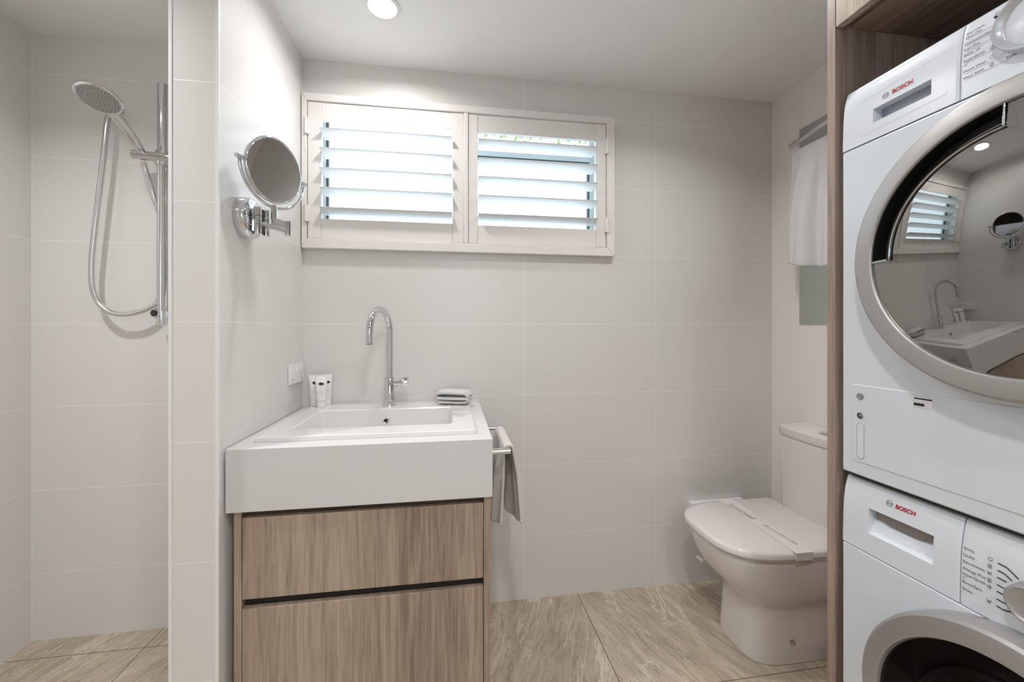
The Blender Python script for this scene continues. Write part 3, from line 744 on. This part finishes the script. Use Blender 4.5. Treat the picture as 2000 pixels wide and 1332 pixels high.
b = NB(); lathe(b, [(0,0), (.011, 0), (.011, .003), (.006, .006), (0, .006)], (1.155, TC-.1185, .075), (0,-1,0), 18); obj('bolt_cap', b, M_SATIN, to, smooth=40)
b = NB(); tube(b, [(1.0, 1.475, .215), (1.0, 1.515, .213)], .007, 12); obj('side_stub', b, M_TOILET, to, smooth=40)

# paper band over the lid
pb = thing('paper_band', 'thin white paper band with grey script wrapped over the closed toilet lid', 'paper band', (1.12, TC, .434))
b = NB()
def band(u, v):
    y = TC-.2045 + .408*v; x = 1.088 + .062*u + .02*v
    z = .4336
    return (x, y, z + .0007*math.sin(v*40)*.5)
grid(b, band, 2, 30)
def flap(u, v): return (1.088+.062*u, TC-.2045-.0003*v, .4336-.024*v)
grid(b, flap, 2, 4)
obj('band', b, M_PAPER, pb, solid=.0006)
b = NB()
mt = Matrix.Translation((1.110, TC+.155, .43445)) @ Matrix.Rotation(math.radians(-87), 4, 'Z')
text_into(b, 'Sanitised', .040, 0, 0, mat=mt @ Matrix.Rotation(-PI/2, 4, 'X'), sx=.95)
M_SCR = simple('faded_script', srgb(168, 160, 156), 0.5)
obj('script', b, M_SCR, pb, recalc=False)
b = NB(); text_into(b, 'for your protection', .019, 0.180, 0.006, mat=mt @ Matrix.Rotation(-PI/2, 4, 'X'), sx=.9)
obj('script', b, M_SCR, pb, recalc=False)

# boxed cover low on the back wall
b = NB(); box(b, 1.062, 1.322, D-.030, D-.0005, .330, .372)
tag(obj('wall_ledge', b, M_TRIM, bevel=.003), 'small white boxed ledge low on the tiled wall behind the toilet', 'ledge')

# mirror, rail and towel on the right wall
b = NB(); box(b, XR-.006, XR-.0005, .90, 1.521, 1.171, 2.009)
tag(obj('wall_mirror', b, M_WMIRROR, bevel=.0015), 'frameless rectangular mirror on the right wall behind the hanging towel', 'mirror')
ra, rb = Vector((1.395, 1.475, 1.910)), Vector((1.300, 1.045, 1.910))
rl = thing('bath_towel_rail', 'chrome two-arm rail high on the right wall above the toilet holding a white towel', 'towel rail', tuple((ra+rb)/2))
b = NB(); tube(b, [ra, rb], .0105, 20); obj('bar', b, M_CHROME, rl, smooth=40)
b = NB(); tube(b, [(1.410, 1.480, 1.872), (1.410, 1.02, 1.872)], .0075, 16); obj('bar', b, M_CHROME, rl, smooth=40)
b = NB(); tube(b, [(1.410, 1.03, 1.845), (1.410, 1.03, 1.925)], .010, 16); tube(b, [(1.410, 1.03, 1.905), (1.300, 1.048, 1.908)], .008, 14); tube(b, [(1.41, 1.03, 1.872), (XR-.0065, 1.03, 1.872)], .010, 14); lathe(b, [(0,0),(.024,0),(.024,.005),(0,.006)], (XR-.0065, 1.03, 1.872), (-1,0,0), 24)
obj('post', b, M_CHROME, rl, smooth=40)
def bath_towel():
    bm = NB()
    def f(u, v):
        s = (v-.5)*2; L = .505 if s > 0 else .47
        a = abs(s)*L; sg = 1 if s > 0 else -1; q = max(0, a-.018); amp = min(1, q/.16)
        y = 1.470 - .36*u
        # soft pleats with one layer overlapping the next
        ph = u*2.6+.1; fr = ph - math.floor(ph)
        pleat = (fr**1.4)*(1-fr)**.45*2.2 - .5
        fold = pleat*.058 + .005*math.sin(u*31+v*5)
        if a < .018: off = s*L*.75; z = .0145 - (a/.018)**2*.007
        else: off = sg*(.0136 + .030*min(1, q/.3)); z = .0075 - q
        off += fold*amp*(1.0 if sg > 0 else .35)
        if sg < 0: off = max(min(off, -.0136), -.050)
        y += .020*amp*(1-u)**2*min(1, q/.35+.3) - .012*amp*math.sin(ph*2*PI)*.6
        zz = z + amp*(a/L)*(.010*math.sin(u*7+1.0) + .022*(1-u)**6)
        return Vector((1.410-off, y, 1.872+zz))
    grid(bm, f, 84, 90)
    o = obj('bath_towel', bm, M_TOWEL, solid=.011, smooth=180)
    s = o.modifiers.new('sub', 'SUBSURF'); s.levels = 1; s.render_levels = 1
    return tag(o, 'thick white towel draped over the rail high on the right wall', 'towel')
bath_towel()

# ---------------------------------------------------------------- laundry joinery
lc = thing('laundry_cabinet', 'tall timber laundry cabinet surround with overhead cupboard above the dryer', 'cabinet', (1.17, .46, 0))
PX = .849
b = NB(); box(b, PX, XR-.001, .7785, .7985, 0.001, HC-.001); obj('side_panel', b, M_OAKD, lc, bevel=.0008)
b = NB(); box(b, PX, XR-.001, .122, .142, 0.001, HC-.001); obj('side_panel', b, M_OAKD, lc, bevel=.0008)
b = NB(); box(b, .887, XR-.001, .143, .7775, 1.830, 1.846); obj('bottom_panel', b, M_OAKY, lc, bevel=.0008)
b = NB(); box(b, .8665, .8855, .143, .7775, 1.838, 1.856); obj('finger_rail', b, M_OAKD, lc)
for a, c in ((.4615, .7765), (.1435, .4585)):
    b = NB(); box(b, PX-.001, PX+.017, a, c, 1.827, HC-.004); obj('door', b, M_OAKL, lc, bevel=.0008)
b = NB(); box(b, XR-.012, XR-.001, .143, .7775, .002, 1.829); obj('back_panel', b, M_OAKD, lc)

# ---------------------------------------------------------------- washing machine and dryer
# local frame: x = width from the left edge, y = depth (0 is the front plate, minus sticks out), z = up
W_ = .598; HX = .299
def prof_pts(ztop, zb):
    """fascia profile (y, z) leaning back and rounding over to the top"""
    pts = [(0.0, zb)]
    H = ztop-zb
    for k in range(1, 13):
        q = k/12; pts.append((.003*q + .009*q**5, zb + (H-.008)*q))
    for k in range(1, 9):
        a = PI/2*k/8; pts.append((.012 + .012*(1-math.cos(a)), ztop-.008+.008*math.sin(a)))
    return pts
def prof_y(pts):
    def f(z):
        if z <= pts[0][1]: return pts[0][0]
        for (ya, za), (yb, zb) in zip(pts, pts[1:]):
            if za <= z <= zb: return ya + (yb-ya)*((z-za)/(zb-za) if zb > za else 0)
        return pts[-1][0]
    return f
def fascia(name, par, x0, x1, pts, recess=None, mat=None):
    f = prof_y(pts); b = NB()
    xs = [x0 + .0012*(1-math.cos(PI/2*k/3)) for k in range(4)]
    zs = [p[1] for p in pts]
    xs += [x0+.006, x1-.006] + [x1-.0012*(1-math.cos(PI/2*k/3)) for k in (3,2,1,0)]
    if recess:
        rx0, rx1, rz0, rz1, dfun = recess
        xs += [rx0, rx0+.0015, rx1-.0015, rx1] + [rx0+(rx1-rx0)*k/16 for k in range(1, 16)]
        zs += [rz0, rz0+.0012, rz1-.0012, rz1] + [rz0+(rz1-rz0)*k/20 for k in range(1, 20)]
    xs = sorted(set(round(v, 5) for v in xs)); zs = sorted(set(round(v, 5) for v in zs))
    V = []
    for x in xs:
        e = min(x-x0, x1-x); off = 0.0012 - math.sqrt(max(0, .0012**2-(.0012-min(e, .0012))**2))
        col_ = []
        for z in zs:
            y = f(z) + off
            if recess and rx0+1e-4 < x < rx1-1e-4 and rz0+1e-4 < z < rz1-1e-4: y += dfun(x, z)
            col_.append(b.verts.new((x, y, z)))
        V.append(col_)
    for i in range(len(xs)-1):
        for j in range(len(zs)-1): b.faces.new((V[i][j], V[i+1][j], V[i+1][j+1], V[i][j+1]))
    # back thickness
    bl = [b.verts.new((x0, .055, z)) for z in zs]; br_ = [b.verts.new((x1, .055, z)) for z in zs]
    for j in range(len(zs)-1):
        b.faces.new((V[0][j], V[0][j+1], bl[j+1], bl[j])); b.faces.new((V[-1][j], br_[j], br_[j+1], V[-1][j+1]))
    b.faces.new([V[i][-1] for i in range(len(xs))] + [br_[-1], bl[-1]]); b.faces.new([V[i][0] for i in range(len(xs))][::-1] + [bl[0], br_[0]])
    bmesh.ops.recalc_face_normals(b, faces=b.faces)
    return obj(name, b, mat or M_APPLP, par, smooth=32, local=True, recalc=False), f
def brand(par, f, lx, lz, r, tx, tz, size):
    """round armature emblem and red word"""
    b = NB()
    def pt(x, z, e=.0007): return (x, f(z)-e, z)
    N = 28
    for k in range(N):
        a0, a1 = 2*PI*k/N, 2*PI*(k+1)/N
        for ra_, rb_ in ((r, r*.84),):
            b.faces.new([b.verts.new(pt(lx+q*math.cos(a), lz+q*math.sin(a))) for q, a in ((ra_, a0), (ra_, a1), (rb_, a1), (rb_, a0))])
    for sx in (-1, 1):                                  # armature: two side bars with curved ends and a cross bar
        b.faces.new([b.verts.new(pt(lx+sx*x*r, lz+z*r)) for x, z in ((.28, .62), (.44, .62), (.44, -.62), (.28, -.62))])
        b.faces.new([b.verts.new(pt(lx+sx*x*r, lz+z*r)) for x, z in ((.55, .52), (.72, .30), (.72, -.30), (.55, -.52))])
    b.faces.new([b.verts.new(pt(lx+x*r, lz+z*r)) for x, z in ((-.28, .10), (.28, .10), (.28, -.10), (-.28, -.10))])
    obj('emblem', b, M_SEAM, par, recalc=False, local=True)
    b = NB(); text_into(b, 'BOSCH', size, tx, tz, bold=.035, yf=lambda X, Z: f(Z)-.0009, sx=1.02)
    obj('brand_lettering', b, M_RED, par, recalc=False, local=True)
def arc_pts(cx, cz, r, a0, a1, n): return [(cx+r*math.cos(a0+(a1-a0)*k/n), cz+r*math.sin(a0+(a1-a0)*k/n)) for k in range(n+1)]
def stroke(b, pts, wd, f, e=.0008, y=None):
    for (xa, za), (xb, zb) in zip(pts, pts[1:]):
        L = math.hypot(xb-xa, zb-za) or 1; nx, nz_ = -(zb-za)/L*wd/2, (xb-xa)/L*wd/2
        b.faces.new([b.verts.new((x, (f(z) if f else y)-e, z)) for x, z in ((xa+nx, za+nz_), (xb+nx, zb+nz_), (xb-nx, zb-nz_), (xa-nx, za-nz_))])
def door_ring(par, cz, prof, mat, name='door_ring'):
    b = NB(); lathe(b, prof, (HX, 0, cz), (0,-1,0), 96, uv=((1,0,0),(0,0,1))); return obj(name, b, mat, par, smooth=24, local=True)
def casing(par, zt, zplate, cz, rh):
    """enamelled body with the front plate pierced by the round door opening"""
    b = NB(); box(b, .002, W_-.002, .030, .595, .012, zt-.006)
    bmesh.ops.delete(b, geom=[f_ for f_ in b.faces if f_.calc_center_median().y < .031], context='FACES')
    obj('casing', b, M_APPL, par, local=True, recalc=True)
    b = NB(); N = 64
    ci, sq = [], []
    for k in range(N):
        a = 2*PI*k/N; c_, s_ = math.cos(a), math.sin(a)
        ci.append((HX+rh*c_, cz+rh*s_))
        kx = (W_/2)/abs(c_) if abs(c_) > 1e-6 else 9; kz = ((zplate-cz) if s_ > 0 else cz-.004)/abs(s_) if abs(s_) > 1e-6 else 9
        q = min(kx, kz); sq.append((HX+q*c_, cz+q*s_))
    for cx_, cz_ in ((0, zplate), (W_, zplate), (0, .004), (W_, .004)):          # snap the nearest sample to each corner
        i = min(range(N), key=lambda j: (sq[j][0]-cx_)**2+(sq[j][1]-cz_)**2); sq[i] = (cx_, cz_)
    A = [b.verts.new((x, 0, z)) for x, z in ci]; B = [b.verts.new((x, 0, z)) for x, z in sq]
    A2 = [b.verts.new((x, .05, z)) for x, z in ci]; B2 = [b.verts.new((x, .05, z)) for x, z in sq]
    for k in range(N):
        k2 = (k+1) % N
        b.faces.new((A[k], A[k2], B[k2], B[k])); b.faces.new((A[k2], A[k], A2[k], A2[k2])); b.faces.new((B[k], B[k2], B2[k2], B2[k]))
        b.faces.new((B2[k], B2[k2], A2[k2], A2[k]))
    obj('front_plate', b, M_APPL, par, local=True, smooth=30, bevel=.003)

# ---- washing machine (bottom)
wm = thing('washing_machine', 'white front loading washing machine at the bottom of the stack', 'washing machine', (PX, .762, 0), (0,0,-PI/2))
casing(wm, .838, .6885, .478, .20)
pw = prof_pts(.835, .6905)
def wdep(x, z):
    q = (x-.110)/.0565; arc = .7565 + .0065*q*q
    if z > arc: return .028
    return .016*((z-.732)/(arc-.732))**.8
fa, fw = fascia('detergent_drawer', wm, .0, .2045, pw, recess=(.0535, .1665, .732, .783, wdep))
b = NB(); box(b, .0550, .1650, fw(.77)+.018, fw(.77)+.0275, .7570, .7825); obj('grip_insert', b, simple('bronze_grey_plastic', srgb(148, 141, 136), 0.4), fa, local=True)
brand(fa, fw, .0905, .8085, .0062, .1015, .8045, .0103)
fp_, _ = fascia('control_panel', wm, .2062, W_, pw)
b = NB()
rows = [('Shirts', .7840), ('Quilts', .7730), ('Sportswear', .7620), ('Allergy Plus', .7505), ('SuperQuick', .7415), ("15'", .7360), ('Rinse/Spin', .7280), ('Drain', .7165)]
for s_, z in rows: text_into(b, s_, .0062 if s_ != "15'" else .0042, .2085, z, yf=lambda X, Z: fw(Z)-.0007)
obj('programme_names', b, M_INK, fp_, recalc=False, local=True)
b = NB()
DX, DZ = .294, .750
for k, z in enumerate((.7855, .7745, .7635, .7520, .7415, .7295, .7185)):
    xe, ze = .2515, z-.001
    if k == 0: P = [(xe, ze), (.262, ze-.001), (.2755, ze-.0105)]
    elif k == 1: P = [(xe, ze), (.260, ze-.001), (.2685, ze-.0065)]
    elif k == 6: P = [(xe, ze), (.2605, ze-.001), (.270, ze+.0025)]
    else: P = [(xe, ze), (.2625, ze-.0012)]
    stroke(b, P, .0017, fw)
obj('dial_marks', b, M_INKB, fp_, recalc=False, local=True)
b = NB()
for k in range(3):
    stroke(b, [(.336, .772-.012*k), (.352, .772-.012*k)], .0013, fw)
obj('dial_marks', b, M_INKB, fp_, recalc=False, local=True)
b = NB()
def icon(bm, kind, x, z, f, s=.0026):
    if kind == 0: stroke(bm, [(x-s, z+s*.5), (x-s*.6, z-s), (x+s*.6, z-s), (x+s, z+s*.5), (x+s*.3, z+s), (x-s*.3, z+s), (x-s, z+s*.5)], .0006, f)
    elif kind == 1:
        for q in range(4): stroke(bm, [(x-s, z-s+q*s*.66), (x+s, z-s+q*s*.66)], .0007, f)
    elif kind == 2: stroke(bm, [(x-s, z+s), (x-s*.5, z-s), (x, z+s*.6), (x+s*.5, z-s), (x+s, z+s)], .0006, f)
    else:
        stroke(bm, arc_pts(x, z, s, 0, 2*PI, 14), .0006, f); stroke(bm, [(x, z), (x+s*.7, z+s*.5)], .0016, f)
for k, z in enumerate((.7855, .7745, .7635, .7520, .7415, .7185)): icon(b, (0,1,2,1,3,2)[k], .2425, z, fw)
obj('programme_icons', b, M_INK, fp_, recalc=False, local=True)
kn = NB(); yk = fw(DZ)
lathe(kn, [(.0305, 0), (.0305, .004), (.0285, .020), (.027, .0225), (.0245, .0235), (.0225, .0215), (.020, .0205), (0, .0205)], (DX+.005, yk-.0004, DZ), (0,-1,0), 56)
kd = obj('programme_dial', kn, M_SILV, fp_, smooth=40, local=True)
b = NB(); fk = lambda z: yk-.0211
stroke(b, arc_pts(DX+.005, DZ, .0052, 0, 2*PI, 24), .0008, fk, e=.0003); stroke(b, [(DX+.005, DZ-.0030), (DX+.005, DZ+.0030)], .0009, fk, e=.0003)
obj('power_symbol', b, M_INK, kd, recalc=False, local=True)
b = NB(); box(b, .36, .53, fw(.765)-.001, fw(.765)+.004, .735, .79); obj('display', b, M_DGREY, fp_, local=True, bevel=.001)
dw = door_ring(wm, .476, [(.221, -.002), (.2225, .012), (.2225, .034), (.2205, .043), (.216, .048), (.191, .053), (.187, .0525), (.1845, .047), (.184, .020)], M_SILV, 'door')
b = NB(); lathe(b, [(.1838, .038), (.165, .036), (.150, .030), (.146, .022)], (HX, 0, .478), (0,-1,0), 72); obj('inner_ring', b, M_BLACK, dw, smooth=50, local=True)
b = NB(); lathe(b, [(.1455, .024), (.142, .030), (.136, .031), (.131, .024), (.12, -.02), (.095, -.075), (.05, -.10), (0, -.105)], (HX, 0, .478), (0,-1,0), 72); obj('glass_bowl', b, M_BOWL, dw, smooth=60, local=True)
b = NB(); lathe(b, [(.1846, .0455), (.10, .0475), (0, .048)], (HX, 0, .478), (0,-1,0), 72); obj('door_glass', b, M_DOORG2, dw, smooth=180, local=True)
b = NB(); lathe(b, [(.199, -.052), (.17, -.06), (.155, -.07), (.150, -.12), (.21, -.14), (.24, -.16), (.24, -.50), (0, -.51)], (HX, 0, .478), (0,-1,0), 64); obj('drum', b, M_DGREY, wm, smooth=40, local=True)
for x, y in ((.05, .06), (.548, .06), (.05, .54), (.548, .54)):
    b = NB(); tube(b, [(x, y, 0), (x, y, .014)], .02, 14); obj('foot', b, M_BLACK, wm, local=True)

# ---- dryer (top)
DZ0 = .8400
dm = thing('tumble_dryer', 'white tumble dryer with large smoky round door stacked on the washing machine', 'tumble dryer', (PX, .762, DZ0), (0,0,-PI/2))
casing(dm, .845, .6985, .445, .215)
pd = prof_pts(.832, .7005)
fd_, fdr = fascia('condensate_drawer', dm, .0, .2045, pd, recess=(.0635, .1640, .7345, .7625, lambda x, z: .024))
b = NB(); box(b, .0655, .162, fdr(.75)+.0205, fdr(.75)+.0238, .7350, .7620); obj('grip_insert', b, simple('shaded_recess_grey', srgb(150, 155, 166), 0.4), fd_, local=True)  # grey plate painting the shade at the back of the grip recess
b = NB(); P = [(.040, .7005+.012), (.040, .790), (.186, .800), (.186, .7005+.02)]
stroke(b, [(.040, .718), (.040, .790), (.186, .800), (.186, .722), (.040, .718)], .0008, fdr, e=.0003)
obj('pressed_outline', b, M_APPLG, fd_, recalc=False, local=True)
brand(fd_, fdr, .0865, .7775, .0058, .0985, .7735, .0108)
fc_, _ = fascia('control_panel', dm, .2062, W_, pd)
b = NB()
rows = [('Easy Care', .8070), ('Very Dry', .8005), ('Cupboard Dry', .7895), ('Iron Dry', .7800), ("Shirts 15'", .7700), ('SuperQuick', .7605), ("40'", .7535), ('Down Wear', .7430), ('Wool finish', .7320)]
for s_, z in rows: text_into(b, s_, .0058 if s_ != "40'" else .0045, .2095, z, yf=lambda X, Z: fdr(Z)-.0007)
obj('programme_names', b, M_INK, fc_, recalc=False, local=True)
b = NB(); text_into(b, 'Timed programmes', .0062, .262, .7315, yf=lambda X, Z: fdr(Z)-.0007)
obj('timer_lettering', b, M_INK, fc_, recalc=False, local=True)
b = NB()
for zz, xe in ((.7985, .262), (.7875, .256), (.7775, .255), (.7580, .256), (.7405, .262), (.7300, .270)):
    stroke(b, [(.212, zz), (xe-.006, zz), (xe+.002, zz+.007)], .0005, fdr)
for k, (x, z) in enumerate(((.247, .8155), (.243, .786), (.2455, .7625), (.2455, .7475), (.2455, .735), (.288, .744))): icon(b, (1,0,3,0,1,3)[k], x, z, fdr)
obj('programme_icons', b, M_INKL, fc_, recalc=False, local=True)
b = NB(); yk = fdr(.772)
lathe(b, [(.0475, -.002), (.0475, .003), (.0455, .017), (.044, .0185), (.042, .018), (.037, .0085), (.036, .0080)], (HX, yk, .773), (0,-1,0), 64); kd = obj('programme_dial', b, M_SILVL, fc_, smooth=40, local=True)
b = NB(); lathe(b, [(.0365, .0075), (.03, .0095), (0, .0105)], (HX, yk, .773), (0,-1,0), 48); obj('dial_face', b, M_APPLP, kd, smooth=60, local=True)
b = NB(); box(b, HX-.0405, HX-.0365, yk-.0195, yk-.006, .773+.0225, .773+.0255); bmesh.ops.rotate(b, cent=(HX-.0385, yk, .797), matrix=Matrix.Rotation(math.radians(55), 3, 'Y'), verts=b.verts); obj('dial_pointer', b, M_BLACK, kd, local=True)
b = NB(); box(b, .38, .55, fdr(.78)-.001, fdr(.78)+.004, .75, .80); obj('display', b, M_DGREY, fc_, local=True, bevel=.001)
# door
DC = .445
dd = door_ring(dm, DC, [(.2405, -.002), (.241, .010), (.2405, .030), (.2385, .0385), (.234, .0420), (.209, .0450), (.2055, .0445), (.2035, .042), (.2030, .020)], M_SILV, 'door')
a0, a1 = math.radians(94), math.radians(181)
RI = .168
def gy(r): return -(.0395 + (.203**2-r*r)/(2*1.0))
b = NB(); N = 120; nr = 26
rad = sorted(set([0.0] + [.203*k/nr for k in range(1, nr+1)] + [RI]))
ring_v = []
for r_ in rad:
    if r_ == 0: ring_v.append([b.verts.new((HX, gy(0), DC))]); continue
    ring_v.append([b.verts.new((HX+r_*math.cos(2*PI*k/N), gy(r_), DC+r_*math.sin(2*PI*k/N))) for k in range(N)])
for i in range(len(rad)-1):
    for k in range(N):
        am = 2*PI*(k+.5)/N
        if rad[i] >= RI-1e-6 and a0 < am < a1: continue
        k2 = (k+1) % N
        if rad[i] == 0: b.faces.new((ring_v[0][0], ring_v[1][k], ring_v[1][k2]))
        else: b.faces.new((ring_v[i][k], ring_v[i+1][k], ring_v[i+1][k2], ring_v[i][k2]))
obj('door_glass', b, M_DOORG, dd, smooth=180, local=True)
b = NB()                                                      # finger recess: black pocket
lathe(b, [(.2032, .039), (.2025, .010), (RI+.001, .008), (RI, .052)], (HX, 0, DC), (0,-1,0), 60, a0-.01, a1+.01, uv=((1,0,0),(0,0,1)))
hr = obj('handle_recess', b, M_BLACK, dd, smooth=40, local=True)
b = NB()
am = [a0+(a1-a0)*k/40 for k in range(41)]
P = [(HX+.2025*math.cos(a0), gy(.2025)-.001, DC+.2025*math.sin(a0))]
P += [(HX+RI*math.cos(a), gy(RI)-.001, DC+RI*math.sin(a)) for a in am]
P += [(HX+.2025*math.cos(a1), gy(.2025)-.001, DC+.2025*math.sin(a1))]
tube(b, P, .0016, 8); obj('chrome_trim', b, M_CHROME, hr, smooth=60, local=True)
b = NB(); tube(b, [(HX+.1765*math.cos(a), -.036, DC+.1765*math.sin(a)) for a in am], .001, 6); obj('recess_rib', b, M_SEAM, hr, smooth=60, local=True)
b = NB(); lathe(b, [(.2028, .030), (.185, .024), (.150, .020), (.138, .012)], (HX, 0, DC), (0,-1,0), 72, a1+.02, 2*PI+a0-.02, uv=((1,0,0),(0,0,1))); obj('inner_ring', b, M_GREYP, dd, smooth=50, local=True)
b = NB(); lathe(b, [(.1645, .030), (.138, .012)], (HX, 0, DC), (0,-1,0), 40, a0-.02, a1+.02, uv=((1,0,0),(0,0,1))); obj('inner_ring', b, M_GREYP, dd, smooth=50, local=True)
b = NB(); lathe(b, [(.139, .014), (.134, .0), (.125, -.04), (.10, -.075), (.05, -.085), (0, -.088)], (HX, 0, DC), (0,-1,0), 72); obj('glass_bowl', b, M_BOWL, dd, smooth=60, local=True)
b = NB(); lathe(b, [(.214, -.052), (.19, -.06), (.175, -.09), (.26, -.11), (.26, -.50), (0, -.51)], (HX, 0, DC), (0,-1,0), 64); obj('drum', b, M_DRUM, dm, smooth=40, local=True)
# lower service flap
b = NB(); box(b, .0235, W_-.0235, -.0012, .004, .033, .196); fl = obj('service_flap', b, M_APPL, dm, local=True, bevel=.0015)
for z, r_, mt_ in ((.172, .0068, M_SEAM), (.132, .0068, M_CHROME)):
    b = NB(); lathe(b, [(r_, 0), (r_, .0015), (r_*.78, .0018), (r_*.72, .0004)], (.0400, -.0014, z), (0,-1,0), 28); obj('button_ring', b, mt_, fl, smooth=30, local=True)
    b = NB(); lathe(b, [(0, .0012), (r_*.4, .0012), (r_*.45, .0)], (.0402, -.0014, z), (0,-1,0), 18); obj('button', b, M_SEAM, fl, smooth=30, local=True)
b = NB(); lathe(b, [(0, .0003), (.0055, .0003)], (.0402, -.0014, .132), (0,-1,0), 22); obj('button_well', b, M_BLACK, fl, local=True)
b = NB(); loft(b, [[(x, -.0014, z) for x, _, z in [(p[0], 0, p[1]) for p in rrect(.0335, .0475, .041, .115, .0065, 0)]], [(x, -.0021, z) for x, _, z in [(p[0], 0, p[1]) for p in rrect(.0340, .0470, .0415, .1145, .0062, 0)]]])
obj('grip_slot', b, M_APPLP, fl, smooth=30, local=True, bevel=.0004)
b = NB(); stroke(b, [(p[0], p[1]) for p in rrect(.0333, .0477, .0408, .1152, .0066, 0)+rrect(.0333, .0477, .0408, .1152, .0066, 0)[:1]], .0007, None, e=.0017, y=0); obj('slot_outline', b, M_SEAM, fl, recalc=False, local=True)
b = NB(); box(b, .138, .168, -.0018, -.0013, .170, .188); em = obj('vent_badge', b, M_CHROME, fl, local=True)
b = NB(); box(b, .139, .155, -.0024, -.0019, .1725, .1775); box(b, .139, .167, -.0024, -.0019, .1845, .187); obj('badge_slot', b, M_BLACK, em, local=True)
# dark strip filling the gap between the two machines
b = NB(); box(b, .004, W_-.004, .006, .05, -.0015, .0045); obj('stacking_strip', b, M_DARK, dm, local=True)
